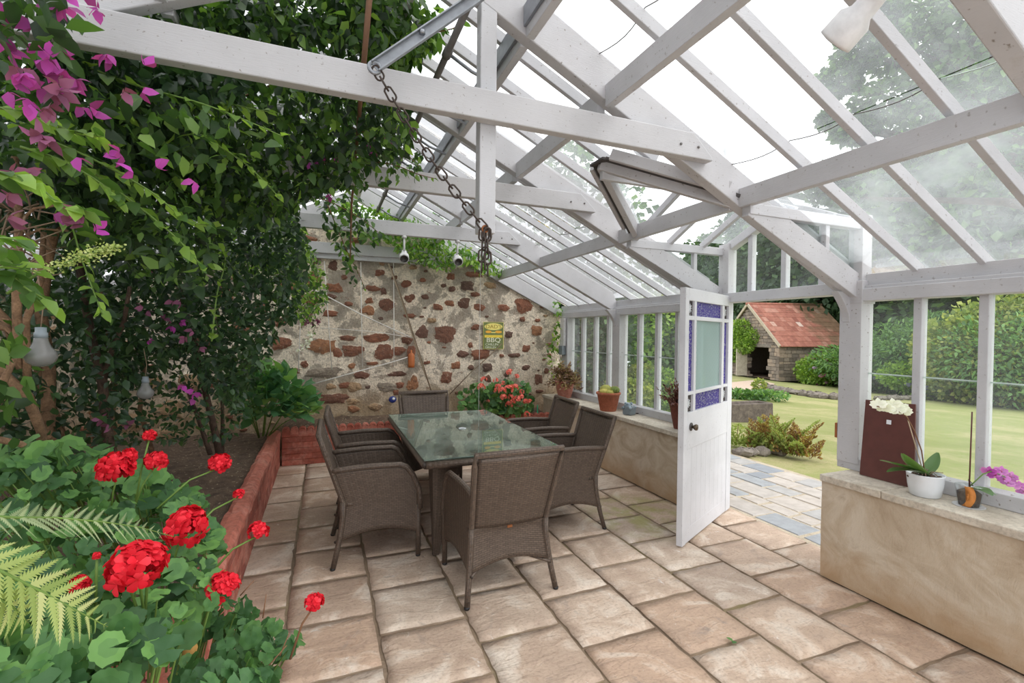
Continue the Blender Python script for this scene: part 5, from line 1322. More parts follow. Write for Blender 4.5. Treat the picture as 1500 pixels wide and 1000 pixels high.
P = region([(460, 290), (520, 280), (545, 320), (562, 345), (545, 360), (520, 345), (520, 400), (530, 420), (510, 410), (500, 370), (480, 340)], 4.3, 4.9, 260); foliage_part('tail_foliage', P, O, .075, rng.uniform(.2, .8, len(P)), M['leaf_boug'], bg, droop=.9)
P = region([(420, 255), (610, 240), (600, 262), (430, 285)], 3.5, 4.6, 300); foliage_part('thin_foliage', P, O, .06, rng.uniform(.3, 1, len(P)), M['leaf_boug'], bg)
for pts in ([(300, 60, 2.9), (450, 30, 2.9), (560, 40, 2.9), (660, 25, 2.9)], [(430, 250, 3.3), (500, 235, 3.2), (570, 240, 3.1), (612, 255, 3.0), (640, 262, 3.0)], [(380, 310, 4.2), (460, 290, 4.3), (520, 315, 4.4), (560, 345, 4.5)], [(480, 300, 4.3), (505, 360, 4.4), (525, 400, 4.4), (535, 425, 4.4)],
            [(360, 140, 3.0), (450, 110, 3.0), (560, 120, 3.0), (610, 140, 2.9)], [(500, 180, 3.1), (580, 215, 3.0), (615, 245, 2.95)], [(560, 60, 2.7), (620, 50, 2.6), (668, 40, 2.55), (690, 20, 2.5)], [(600, 120, 3.6), (640, 118, 3.5), (672, 116, 3.4)]):
    shoot(bg, O, [at(*p) for p in pts], 16, .07, M['leaf_boug'], M['stem_brown'], (.4, .95), .005, .5)
for px, py in ((544, 212), (562, 206), (577, 194), (580, 206), (548, 219), (442, 232), (452, 236), (466, 238), (478, 232), (490, 236), (530, 20), (482, 14), (425, 60), (470, 40), (482, 285)):
    blossom(bg, O, px, py, 2.9 if py > 100 else 2.6, .014, 1, M['bract'])
P = region([(200, -20), (600, -30), (560, 60), (420, 60), (260, 40), (200, 10)], 2.2, 2.65, 1300); foliage_part('front_foliage', P, O, .066, rng.beta(1.6, 2.0, len(P)), M['leaf_boug'], bg, droop=.8)
P = region([(-20, 60), (90, 90), (250, 140), (340, 200), (200, 260), (120, 330), (-20, 340)], 2.5, 3.6, 2300); foliage_part('shaded_foliage', P, O, .066, rng.beta(1.2, 2.6, len(P)), M['leaf_dark'], bg, droop=.6)
P = region([(70, 40), (150, 60), (290, 95), (380, 125), (330, 150), (200, 130), (60, 120)], 2.16, 2.55, 800); foliage_part('beam_foliage', P, O, .066, rng.beta(1.2, 2.4, len(P)), M['leaf_dark'], bg, droop=.7)
# --- near bougainvillea at the top left with magenta bracts
O = np.array([-.85, 1.9, 2.0])
bn = empty('bougainvillea', O, label='nearest bougainvillea at the top left, covered in magenta bracts', category='climber')
polyD = [(-40, 10), (60, 20), (100, 60), (120, 120), (240, 140), (330, 170), (395, 210), (340, 250), (230, 230), (120, 230), (40, 260), (-40, 280)]
P = region(polyD, 1.9, 2.5, 620); foliage_part('foliage', P, O, .066, rng.beta(2, 2, len(P)), M['leaf_boug'], bn)
P = region([(-40, -30), (120, -40), (110, 60), (40, 90), (-40, 90)], 1.5, 1.9, 90); foliage_part('top_foliage', P, O, .07, rng.uniform(.1, .6, len(P)), M['leaf_boug'], bn)
P = region([(60, 230), (250, 240), (330, 330), (300, 420), (200, 400), (100, 330)], 2.3, 3.2, 900); foliage_part('lower_foliage', P, O, .066, rng.beta(2, 2, len(P)), M['leaf_boug'], bn)
S_ = [[(120, 95, 2.2), (200, 125, 2.15), (290, 150, 2.1), (350, 172, 2.05), (415, 200, 2.0)], [(-20, 155, 1.8), (50, 168, 1.8), (110, 195, 1.8), (150, 200, 1.8)], [(60, 200, 2.0), (140, 235, 2.0), (220, 280, 2.0), (270, 320, 2.0), (305, 330, 2.0)],
      [(120, 240, 2.1), (200, 300, 2.1), (260, 350, 2.1), (300, 395, 2.1)], [(180, 110, 2.4), (260, 125, 2.4), (330, 150, 2.3), (400, 165, 2.3)], [(30, 215, 1.9), (90, 235, 1.9), (150, 270, 1.9), (180, 300, 1.9)], [(100, 310, 2.3), (120, 380, 2.25), (150, 460, 2.2)],
      [(-20, 250, 1.6), (40, 262, 1.6), (90, 300, 1.6), (130, 310, 1.6)], [(240, 150, 2.3), (300, 200, 2.2), (360, 240, 2.2), (410, 290, 2.2)], [(310, 500, 3.0), (318, 430, 3.0), (330, 380, 3.0), (322, 330, 3.0)]]
for pts in S_: shoot(bn, O, [at(*p) for p in pts], 24, .088, M['leaf_boug'], M['stem'], (.62, 1.0), .0045, .35)
for px, py, r, k in ((47, 58, .02, 1), (66, 75, .03, 3), (80, 95, .03, 3), (20, 95, .02, 2), (28, 112, .02, 3), (36, 130, .02, 2), (152, 85, .018, 2), (212, 98, .012, 1), (42, 148, .01, 1), (110, 118, .02, 2), (92, 135, .025, 4), (75, 128, .02, 2), (58, 195, .02, 3), (68, 205, .012, 1), (112, 224, .014, 1), (182, 220, .015, 2), (225, 240, .012, 1), (200, 255, .012, 1), (22, 255, .02, 3),
                   (8, 284, .012, 2), (8, 322, .01, 1), (5, 60, .03, 2), (20, 20, .03, 3), (100, 5, .03, 3), (140, 12, .02, 2), (5, 130, .01, 1), (178, 135, .008, 1), (205, 135, .008, 1), (86, 308, .01, 1), (115, 325, .014, 2), (140, 335, .01, 1), (285, 265, .012, 1), (130, 165, .02, 2), (65, 160, .015, 2)):
    blossom(bn, O, px, py, rng.uniform(1.55, 1.75) if px < 130 else 1.85, r, k, M['bract'] if rng.random() < .72 else M['bract_pale'])
# --- privet-like spray at the left edge
O = np.array([-.65, 1.35, 1.6])
sp = empty('flowering_spray', O, label='long pale flower spike and pointed leaves reaching in from the left edge', category='shrub')
for pts, n in (([(-30, 340, 1.3), (10, 380, 1.3), (30, 415, 1.3), (70, 440, 1.3)], 12), ([(0, 360, 1.35), (40, 420, 1.35), (80, 455, 1.35)], 10), ([(-30, 350, 1.25), (20, 350, 1.25), (50, 372, 1.25)], 7), ([(-30, 400, 1.25), (10, 390, 1.25), (60, 400, 1.25)], 7)):
    shoot(sp, O, [at(*p) for p in pts], n, .075, M['leaf_boug'], M['stem'], (.5, .95), .003, .2)
q = [Vector(at(*p) - O) for p in ((10, 430, 1.35), (60, 398, 1.35), (110, 380, 1.35), (150, 366, 1.35), (180, 360, 1.35))]
m = MB().tube(q, [.003, .003, .0025, .002, .001], 6); fs_ = m.build('flower_spike', M['stem'], sp)
P = []
for k in range(420):
    f = rng.beta(1.6, 1.4) * 3.0 + .9; i = min(int(f), 3); p = q[i].lerp(q[i + 1], f - i); w = .017 * (1 - abs(f - 2.3) / 2.4); P.append(tuple(p + Vector(rng.normal(0, max(.002, w * .6), 3))))
leaves('buds', P, rdir(len(P)), rdir(len(P)), .007, T_CARD, rng.uniform(.3, 1, len(P)), M['fern'], fs_, False, 1.4)
P = region([(-40, 420), (40, 470), (60, 560), (40, 640), (-40, 640)], 1.9, 2.4, 60); foliage_part('leaves', P, O, .08, rng.uniform(.3, .8, len(P)), M['leaf_boug'], sp)

# --- broad-leaved bush in the far corner
O = np.array([-.62, 5.75, .4])
hy = empty('hydrangea', O, label='broad-leaved green bush in the far corner of the planter', category='shrub')
P = region([(345, 560), (380, 540), (420, 548), (450, 575), (462, 605), (440, 612), (400, 610), (372, 612), (345, 600)], 5.2, 6.1, 420)
n = len(P); d = rdir(n); d = d * .6 + (P - np.array([-.5, 5.8, .45])) / .5 ; leaves('foliage', sub3(P, O), d, rdir(n, 1.4), rng.uniform(.12, .2, n), T_BROAD, rng.beta(2.4, 1.8, n), M['leaf_hyd'], hy, True, 1.05)
m = MB()
for k in range(9): e = P[rng.integers(n)] - O; m.tube([(e[0] * .2, e[1] * .2, 0), tuple(e * .6), tuple(e)], [.008, .006, .004], 6)
m.build('stems', M['stem'], hy)
m = MB()
for px, py in ((346, 572), (400, 542), (362, 545)): m.ball(at(px, py, 5.4) - O, .035, 6)
m.build('white_flower_head', M['white_petal'], hy)
O = np.array([-.35, 5.6, 1.45]); wf = empty('jasmine_sprig', O, label='drooping sprig with white and mauve flowers against the stone wall', category='climber')
shoot(wf, O, [at(*p) for p in ((440, 440, 5.4), (455, 462, 5.5), (460, 485, 5.6), (448, 512, 5.7))], 22, .05, M['leaf_boug'], M['stem'], (.3, .9), .004, .5)
for px, py, mt in ((452, 497, 'white_petal'), (448, 505, 'white_petal'), (440, 512, 'white_petal'), (456, 490, 'white_petal'), (452, 462, 'bract_pale'), (460, 470, 'bract_pale'), (466, 468, 'bract_pale'), (450, 470, 'bract_pale')): blossom(wf, O, px, py, 5.55, .03, 3, M[mt])

# --- creeper along the top and the end of the gable wall
O = np.array([1.6, 6.2, 2.5])
cr = empty('creeper', O, label='bright green creeper spilling over the top of the gable wall by the spotlights', category='climber')
P = region([(505, 290), (600, 320), (700, 350), (745, 390), (735, 402), (700, 398), (690, 385), (640, 392), (600, 375), (560, 350), (480, 335)], 5.95, 6.3, 1500); foliage_part('foliage', P, O, .085, rng.beta(2.2, 1.6, len(P)), M['leaf_ivy'], cr, T_NARROW, .4, 1.3)
for pts in ([(585, 380, 6.2), (620, 388, 6.15), (660, 396, 6.1)], [(680, 380, 6.2), (710, 395, 6.15), (738, 405, 6.1)], [(650, 370, 6.2), (690, 372, 6.1), (730, 385, 6.1)]): shoot(cr, O, [at(*p) for p in pts], 30, .07, M['leaf_ivy'], M['stem'], (.3, 1), .005, .4)
O = np.array([3.3, 6.2, 1.6])
cr2 = empty('creeper', O, label='creeper hanging down the end of the gable wall beside the glazing', category='climber')
P = region([(808, 440), (840, 448), (836, 475), (828, 500), (815, 515), (800, 522), (806, 500), (815, 475)], 6.1, 6.3, 130); foliage_part('foliage', P, O, .08, rng.beta(2.2, 1.6, len(P)), M['leaf_ivy'], cr2, T_NARROW, .4, 1.4)
P = region([(800, 525), (822, 520), (825, 545), (805, 552)], 6.1, 6.3, 26); foliage_part('lower_foliage', P, O, .07, rng.uniform(.6, 1, len(P)), M['leaf_ivy'], cr2, T_NARROW, .4, 1.4)

# ================================================================ geraniums and ferns in the foreground
def flower_head(par, O, px, py, Y, r, mat, n=46, stalk=None, stem='stem'):
    c = at(px, py, Y); R = r * (float(CM[2] @ (c - CAM))) / F * .98
    dirs = rdir(n); dirs[:, 2] = np.where(dirs[:, 2] < -.5, -dirs[:, 2], dirs[:, 2])
    P = []; D = []; N = []
    for d in dirs:
        p = c + d * R * rng.uniform(.55, .9); a = np.cross(d, [0, .3, 1.0]); a /= np.linalg.norm(a) + 1e-9; b = np.cross(d, a); ph = rng.random() * 6
        for q in range(5):
            g = ph + q * 1.2566; P.append(p); D.append((a * math.cos(g) + b * math.sin(g)) + d * .45); N.append(d + rng.normal(0, .2, 3))
    k = len(P)
    h = leaves('flower_head', sub3(P, O), D, np.array(N), R * .46 * rng.uniform(.8, 1.15, k), T_PETAL, rng.random(k), mat, par, True, 1.0)
    if stalk is not None:
        s = at(*stalk); mid = (c + s) / 2 + np.array([0, 0, .02]); MB().tube([c - O - np.array([0, 0, R * .4]), mid - O, s - O], [.0028, .0032, .0036], 6).build('flower_stalk', M[stem], h)
    return h
def geranium_leaves(par, O, poly, Yf, n, s0, s1, mat, tint=(0, 1), dens=None):
    xs = [p[0] for p in poly]; ys = [p[1] for p in poly]; P = []
    while len(P) < n:
        x = rng.uniform(min(xs), max(xs), 200); y = rng.uniform(min(ys), max(ys), 200)
        for a, b in zip(x[inpoly(x, y, poly)], y[inpoly(x, y, poly)]):
            p = at(a, b, Yf(a, b) * rng.uniform(1.0, 1.22))
            if p[2] > .36 or p[0] > -.44: P.append(p)
    P = np.array(P[:n]); d = rdir(n, .0, .15); nm = rdir(n, 1.1) + np.array([.25, -.75, .2])
    leaves('foliage', sub3(P, O), d, nm, rng.uniform(s0, s1, n), T_ROUND, rng.uniform(*tint, n), mat, par, False)
    m = MB()
    for p in P[::2]:
        root = np.array([p[0] * .8 - .12, p[1] + .08, max(.36, p[2] - .25)]); m.tube([p - O, (p * .6 + root * .4) - O + np.array([0, 0, .01]), root - O], [.002, .0026, .0035], 5)
    m.build('stems', M['stem'], par)
def Yg(x, y): return 2.35 - 1.25 * min(1, max(0, (y - 640) / 330))
O = np.array([-.8, 1.7, .36])
ge = empty('geranium', O, label='large red geranium filling the near end of the brick planter', category='geranium')
geranium_leaves(ge, O, [(-40, 660), (60, 650), (150, 690), (240, 690), (300, 730), (325, 790), (330, 860), (290, 920), (230, 960), (180, 1000), (160, 1060), (-40, 1060)], Yg, 620, .042, .074, M['leaf_ger'])
geranium_leaves(ge, O, [(-40, 660), (70, 640), (150, 660), (250, 700), (310, 740), (230, 760), (60, 740), (-40, 720)], lambda x, y: 2.3, 90, .08, .115, M['leaf_ger'], (.5, 1))
for px, py, Y, r, st in ((172, 686, 2.05, 24, (160, 770, 2.1)), (228, 676, 2.1, 15, (190, 760, 2.1)), (219, 638, 2.15, 9, (196, 750, 2.1)), (322, 679, 2.1, 15, (230, 745, 2.0)), (273, 772, 1.7, 28, (250, 840, 1.7)), (198, 832, 1.35, 36, (212, 905, 1.4)), (220, 820, 1.38, 22, (212, 905, 1.4)), (176, 842, 1.38, 20, (205, 905, 1.4)), (327, 860, 1.55, 22, (290, 930, 1.6)), (350, 724, 1.95, 8, (270, 790, 1.8)), (378, 779, 1.75, 14, (300, 850, 1.7)), (116, 856, 1.5, 13, (120, 930, 1.5)), (142, 814, 1.5, 6, (140, 900, 1.5)), (186, 668, 2.05, 12, None)):
    flower_head(ge, O, px, py, Y, r, M['red'], 44 if r > 12 else 26, st)
O = np.array([-.42, 1.55, .3])
g2 = empty('geranium', O, label='smaller trailing geranium spilling over the planter onto the paving', category='geranium')
def Yh(x, y): return 1.85 - .55 * min(1, max(0, (y - 840) / 160))
geranium_leaves(g2, O, [(270, 900), (320, 860), (370, 880), (400, 915), (440, 935), (425, 960), (415, 985), (400, 1040), (270, 1040), (255, 960)], Yh, 190, .035, .062, M['leaf_ger'], (.1, .8))
flower_head(g2, O, 460, 882, 1.5, 14, M['red'], 34, (425, 965, 1.5), 'stem_brown')
m = MB()
for a, b in (((352, 872, 1.6), (372, 850, 1.6)), ((385, 905, 1.55), (390, 870, 1.55)), ((410, 960, 1.45), (424, 926, 1.45)), ((380, 990, 1.4), (420, 945, 1.4))): m.tube([at(*a) - O, at(*b) - O], [.002, .0012], 5)
m.build('bare_stalks', M['stem_brown'], g2)
m = MB(); c = at(275, 955, 1.62) - O
for sx in range(1):
    V = []
    for i in range(7):
        f = i / 6; w = .028 * math.sin(PI * (.1 + .85 * f)); V += [(c[0] - w, c[1], c[2] - .04 + .085 * f), (c[0], c[1] - .014, c[2] - .04 + .085 * f), (c[0] + w, c[1], c[2] - .04 + .085 * f)]
    m.add(V, [(i * 3 + j, i * 3 + j + 1, i * 3 + j + 4, i * 3 + j + 3) for i in range(6) for j in range(2)], .7, True)
m.build('dead_leaf', simple('ochre_leaf', lin(206, 158, 88), .7, .15), g2, 0, .001)
def frond(par, O, pts, npin, plen, mat, droop=.2, w=.22, curl=0.0):
    q = [Vector(at(*p) - O) for p in pts]; Q = []
    for i in range(len(q) - 1):
        for k in range(6): Q.append(q[i].lerp(q[i + 1], k / 6))
    Q.append(q[-1]); L = len(Q) - 1
    f = MB().tube(Q, [.0035 * (1 - .8 * i / L) for i in range(L + 1)], 6).build('frond', M['stem'], par)
    P = []; D = []; N = []; S = []
    for k in range(npin):
        u = (k + .5) / npin; x = u * L; i = min(int(x), L - 1); p = Q[i].lerp(Q[i + 1], x - i); ax = (Q[i + 1] - Q[i]).normalized(); nrm = Vector((.15, -.5, 1)); nrm = (nrm - ax * nrm.dot(ax)).normalized()
        for s in (1, -1):
            sd = ax.cross(nrm).normalized() * s; pl = plen * (math.sin(PI * min(1, .22 + .78 * u)) ** .8) * (1.0 if u < .9 else .8)
            d = (sd * .85 + ax * .55).normalized(); m_ = max(5, int(pl / .0062))
            if True:
                P.append(tuple(p)); D.append(tuple(d + Vector(rng.normal(0, .06, 3)))); N.append(tuple(nrm + Vector(rng.normal(0, .12, 3)))); S.append(pl); continue
            for j in range(m_):
                g = (j + .5) / m_; pp = p + d * pl * g + Vector((0, 0, -droop * pl * g * g)) + nrm * (curl * pl * math.sin(g * 5 + k) * .25)
                for s2 in (1, -1):
                    e = nrm.cross(d).normalized() * s2; P.append(tuple(pp)); D.append(tuple(e * .9 + d * .5)); N.append(tuple(nrm)); S.append(w * (1 - .72 * g) * (.5 + .5 * pl / plen))
    leaves('pinnae', P, D, np.array(N), np.array(S), T_PINNA, rng.random(len(P)), mat, f, False, w)
O = np.array([-.75, 1.15, .9])
fe = empty('fern', O, label='pale green fern fronds reaching in from the left edge over the geranium', category='fern')
frond(fe, O, [(-80, 806, .95), (0, 836, .97), (60, 866, 1.0), (110, 893, 1.02), (158, 918, 1.05)], 15, .085, M['fern'], .3, 1.45)
frond(fe, O, [(-60, 868, .98), (-10, 872, .98), (20, 890, .99), (42, 912, 1.0)], 9, .06, M['fern'], .3, 1.4)
frond(fe, O, [(-60, 752, 1.15), (20, 758, 1.2), (80, 758, 1.25), (150, 764, 1.3), (205, 772, 1.35), (256, 786, 1.4)], 24, .07, M['fern_pale'], .7, 1.0, .9)
# coral geranium in the back planter
O = np.array([2.1, 6.05, .4])
gc = empty('geranium', O, label='coral pink geranium in the back planter below the sign', category='geranium')
P = region([(700, 570), (740, 556), (772, 562), (784, 588), (774, 606), (740, 612), (715, 600), (705, 585)], 5.75, 6.2, 330); n = len(P); leaves('foliage', sub3(P, O), rdir(n, 0, .2), rdir(n, 1) + np.array([0, -.7, 0]), rng.uniform(.06, .10, n), T_ROUND, rng.uniform(.1, 1, n), M['leaf_ger'], gc)
P = region([(672, 575), (700, 562), (712, 580), (700, 600), (672, 598)], 5.8, 6.2, 70); n = len(P); leaves('side_foliage', sub3(P, O), rdir(n, 0, .2), rdir(n, 1) + np.array([0, -.6, 0]), rng.uniform(.06, .10, n), T_ROUND, rng.uniform(.3, 1, n), M['leaf_ger'], gc)
for px, py, r in ((746, 545, 5), (757, 551, 4), (709, 556, 5), (726, 557, 4), (705, 567, 6), (737, 561, 3.5), (729, 568, 6), (735, 572, 5), (745, 570, 7), (754, 567, 6), (764, 574, 4), (738, 582, 5.5), (748, 581, 4.5), (757, 585, 5.5), (764, 581, 4), (770, 588, 4.5), (746, 593, 5.5), (751, 588, 4), (776, 588, 4), (772, 607, 5), (727, 572, 4), (708, 603, 3.5), (715, 587, 2.5)):
    flower_head(gc, O, px, py, rng.uniform(5.6, 5.8), r, M['coral'], 16, (px - 6 + rng.uniform(-6, 6), py + 26, 5.85))
# fallen leaf on the paving, litter
p = atz(1073, 942, .004); o = leaves('fallen_leaf', [(0, 0, 0), (.01, .006, .004)], [(1, .2, .1), (-.3, 1, .3)], np.array([(0, 0, 1), (0, .2, 1)]), .035, T_BROAD, [.5, .8], M['leaf_ger']); o.location = p; tag(o, 'little green leaf fallen in a joint of the paving', 'leaf')

# ================================================================ the garden outside
def lawn():
    V = []; xs = list(np.linspace(3.36, 5, 4)) + list(np.linspace(6, 60, 28)); ys = list(np.linspace(-14, 40, 30))
    for x in xs:
        for y in ys: V.append((x, y, gz(x) - .03 + (rng.normal(0, .02) if x > 8 else 0)))
    k = len(ys)
    m = MB().add(V, [(i * k + j, (i + 1) * k + j, (i + 1) * k + j + 1, i * k + j + 1) for i in range(len(xs) - 1) for j in range(k - 1)], .5, True)
    tag(m.build('lawn', M['lawn']), 'mown lawn with dry yellow patches beyond the doorway', 'lawn', kind='structure')
    m = MB().box((-60, 6.9, -.3), (3.36, 40, -.05)); m.box((-60, -30, -.3), (-2.95, 6.9, -.05)); tag(m.build('ground', M['soil']), 'bare ground behind the stone walls', 'ground', kind='structure')
lawn()
def path():
    m = MB(); rows = []
    y = 1.0
    far = lambda x: 5.6 - .0 * x
    t = MB()
    x = 3.40
    while x < 5.6:
        w = rng.uniform(.17, .30); y = .6 + rng.uniform(-.2, 0)
        ymax = 6.2
        while y < ymax:
            l = rng.uniform(.2, .48)
            yc = y + l / 2; xc = x + w / 2
            if xc < 4.86 + (yc - 3.3) * -.05 + (.15 if yc > 4 else 0) and yc > 1.2:
                g = .012; n = 3; tt = rng.choice([.05, .25, .45, .6, .75, .9, .95]); b = []
                pts = [(x + g, y + g), (x + w - g, y + g), (x + w - g, y + l - g), (x + g, y + l - g)]
                pts = [(a + rng.normal(0, .006), c + rng.normal(0, .006)) for a, c in pts]
                z = rng.uniform(-.003, .003)
                vs = [(a, c, z - .01) for a, c in pts] + [(a + (xc - a) * .05, c + (yc - c) * .05, z) for a, c in pts]
                t.add(vs, [(4, 5, 6, 7), (0, 1, 5, 4), (1, 2, 6, 5), (2, 3, 7, 6), (3, 0, 4, 7)], tt)
            y += l
        x += w
    o = t.build('path', M['slab']); tag(o, 'mixed grey and buff stone path outside the door', 'path', kind='structure')
    m = MB().box((3.36, .9, -.05), (4.98, 6.3, -.008)); m.build('bedding', M['mortar'], o)
path()

def bush(name, lab, O, blobs, n, size, mat, cat='bush', group=None, tpl=T_CARD, tint=(1.6, 1.6), stems=True, width=1.3):
    """blobs: (dx,dy,dz,rx,ry,rz) ellipsoids; leaves lie through their outer shells, a leafy dark heart inside"""
    t = empty(name, O, label=lab, category=cat, group=group)
    vol = np.array([(b[3] * b[4] * b[5]) ** .67 for b in blobs]); cnt = (vol / vol.sum() * n).astype(int) + 1
    P = []; D = []
    for b, c in zip(blobs, cnt):
        d = rdir(c); r = rng.uniform(.12, 1.1, c)[:, None] ** .42; P.append(np.array(b[:3]) + d * r * np.array(b[3:])); D.append(d + rdir(c) * .9)
    P = np.concatenate(P); D = np.concatenate(D); ok = P[:, 2] > .02; P, D = P[ok], D[ok]; k = len(P)
    leaves('foliage', P, D, rdir(k, .8), size * rng.uniform(.6, 1.3, k), tpl, rng.beta(*tint, k), mat, t, False, width)
    if stems:
        m = MB()
        for b in blobs[:10]: m.tube([(b[0] * .5, b[1] * .5, 0), (b[0] * .9, b[1] * .9, b[2] * .6), tuple(b[:3])], [.05 * b[5], .035 * b[5], .02 * b[5]], 6)
        m.build('stems', M['bark_dark'], t)
    return t
def G(px, py): return atg(px, py)
def along(px, f):                                         # a point on the ground f times as far as the slope hit for pixel row
    return None
def ground_at(px, X):                                     # ground point straight out along column px at distance X
    d = ray(px, 488); return np.array([X, d[1] / d[0] * X, gz(X)])
def height_at(P, py, px):                                 # height above ground of pixel row py over the point P
    d = ray(px, py); t = P[0] / d[0]; return CAM[2] + d[2] * t - P[2]

# shed with tiled roof
def shed():
    A = G(1141, 558); zg = A[2]
    hE = height_at(A, 506, 1141); 
    # long eaves wall runs away to the right; gable faces the glasshouse
    dirE = np.array([.961, -.275]); dirG = np.array([.275, .961])   # along eaves wall, along gable
    t = empty('shed', (A[0], A[1], zg), math.atan2(dirE[1], dirE[0]), label='old stone shed with a mossy red tiled roof across the lawn', category='shed')
    Lw = 4.9; Wg = 6.2; hR = height_at(np.array([A[0] + dirG[0] * Wg / 2, A[1] + dirG[1] * Wg / 2, zg]), 448, 1090)
    hR = max(hR, hE + 1.6)
    mw_ = MB()
    def blocks(p, d, nrm, L, hf, skip=None):
        z = 0
        while z < 9:
            h = rng.uniform(.16, .26); x = 0
            while x < L:
                w = rng.uniform(.22, .5); x1 = min(L, x + w); xm = (x + x1) / 2
                zt = min(z + h, hf(xm))
                if zt - z > .04 and not (skip and skip(xm, z + h / 2)):
                    a = p + d * (x + .01); b = p + d * (x1 - .01); e = nrm * rng.uniform(0, .03)
                    q = [Vector((a[0] + e[0], a[1] + e[1], z + .01)), Vector((b[0] + e[0], b[1] + e[1], z + .01)), Vector((b[0] + e[0], b[1] + e[1], zt - .01)), Vector((a[0] + e[0], a[1] + e[1], zt - .01))]
                    r = [v - Vector((nrm[0], nrm[1], 0)) * .3 for v in q]
                    mw_.add(q + r, [(0, 1, 2, 3), (0, 4, 5, 1), (1, 5, 6, 2), (2, 6, 7, 3), (3, 7, 4, 0)], rng.random())
                x = x1
            z += h
            if z > max(hf(0), hf(L / 2), hf(L)): break
    X = np.array([1.0, 0]); Y = np.array([0, 1.0])
    gab = lambda y: hE + (hR - hE) * (1 - abs(y - Wg / 2) / (Wg / 2))
    dy0, dy1, dh = 1.0, 3.2, hE * .93
    blocks(np.array([0, 0.0]), X, np.array([0, -1.0]), Lw, lambda x: hE)
    blocks(np.array([0, 0.0]), Y, np.array([-1.0, 0]), Wg, gab, lambda y, z: dy0 < y < dy1 and z < dh)
    mw_.box((.32, Wg - .3, 0), (Lw, Wg, hE)); mw_.box((Lw - .3, .3, 0), (Lw, Wg - .3, hE))
    mw_.build('walls', M['shedstone'], t)
    MB().box((-.04, dy0 - .25, dh), (.25, dy1 + .25, dh + .2)).build('door_lintel', M['granite'], t, .01)
    MB().box((.3, .3, .0), (Lw - .3, Wg - .3, .02)).build('inside_floor', M['soil'], t)
    MB().box((-.75, dy1 - .02, .05), (.0, dy1 + .05, dh - .1)).build('open_door', M['coping'], t, .01)
    rt = MB()
    # roof slopes in courses of tiles
    for sgn, y0 in ((1, -.22), (-1, Wg + .22)):
        nC, nT = 9, 18
        ye = y0; sl = Vector((0, sgn * (Wg / 2 + .22), (hR + .12) - (hE - .05)))
        for c in range(nC):
            for k in range(nT):
                a = Vector((-.15 + (Lw + .3) * k / nT, ye, hE - .05)) + sl * (c / nC); b = a + Vector(((Lw + .3) / nT * .985, 0, 0)); u = sl * (1.08 / nC); lift = Vector((0, 0, .035))
                tt = min(1, max(0, rng.normal(.45, .2)))
                q = [a + lift, b + lift, b + u + lift * .3, a + u + lift * .3]; r = [v - Vector((0, 0, .05)) for v in q]
                f = [(0, 1, 2, 3), (7, 6, 5, 4), (0, 4, 5, 1), (1, 5, 6, 2), (2, 6, 7, 3), (3, 7, 4, 0)]
                rt.add(q + r, f, tt)
    rt.build('tiled_roof', M['tilered'], t)
    MB().tube([(-.2, Wg / 2, hR + .13), (Lw + .2, Wg / 2, hR + .13)], .09, 10).build('ridge_tiles', M['tilered'], t)
    v = MB(); v.beam((-.12, -.2, hE - .05), (-.12, Wg / 2, hR + .1), .08, .16); v.beam((-.12, Wg + .2, hE - .05), (-.12, Wg / 2, hR + .1), .08, .16); v.build('verge', M['mortar'], t)
    # creeper on the gable
    c = np.array([A[0], A[1]]) + dirG * 3.75 - dirE * .3
    bush('creeper', 'creeper covering the near gable of the stone shed', (c[0], c[1], zg), [(0, 0, hE * 1.15, .5, .9, .7), (-.2, -.6, hE * .95, .4, .7, .5), (.2, .7, hE * 1.2, .5, .8, .8), (.1, .4, hE * .7, .4, .8, .6), (-.35, -1.2, hE * 1.0, .3, .35, .35), (.3, 1.3, hE * .8, .4, .7, .7), (-.05, -.2, hE * 1.5, .4, .9, .6), (-.15, -1.3, hE * 1.25, .3, .55, .5)], 7500, .13, M['g_fresh'], 'climber', stems=False)
    return A, dirE, dirG, hE
A_, dE, dG, hE_ = shed()
# yard, gravel in front of the shed
P0 = G(1100, 575)
m = MB(); V = []
for px, py in ((1050, 580), (1122, 575), (1135, 562), (1110, 556), (1050, 562)):
    q = G(px, py); V.append((q[0], q[1], gz(q[0]) + .005))
m.add(V, [tuple(range(5))]); tag(m.build('yard', M['gravel'], None, 0, .004), 'pinkish gravel yard before the shed doorway', 'yard', kind='structure')
# hydrangea hedge beside the shed
O = np.array([A_[0] + dE[0] * 1.5 - dG[0] * 1.2, A_[1] + dE[1] * 1.5 - dG[1] * 1.2, 0]); O[2] = gz(O[0])
h_ = 1.75
hb = bush('hydrangea_bush', 'hydrangea bush with pink and lilac heads against the shed wall', O, [(0, 0, h_ * .45, 1.1, 1.1, h_ * .52), (1.25, -.35, h_ * .5, 1.1, 1.0, h_ * .52), (2.4, -.7, h_ * .45, 1.2, 1.0, h_ * .5), (-.5, .05, h_ * .3, .6, .7, h_ * .32), (1.8, -.6, h_ * .3, 1.1, .8, h_ * .36)], 7500, .14, M['g_fresh'])
P = []
for k in range(60): d = rdir(1)[0]; b = [(0, 0), (1.25, -.35), (2.4, -.7)][k % 3]; P.append((b[0] + d[0] * 1.1 - .05, b[1] - abs(d[1]) * 1.1, h_ * .45 + d[2] * h_ * .45))
for p in P: MB().ball(p, rng.uniform(.09, .15), 4, (1, 1, .75), rng.random()).build('flower_head', M['hyd_flower'], hb)
O = np.array([A_[0] + dE[0] * 5.6 - dG[0] * 1.0, A_[1] + dE[1] * 5.6 - dG[1] * 1.0, 0]); O[2] = gz(O[0]); h_ = 1.7
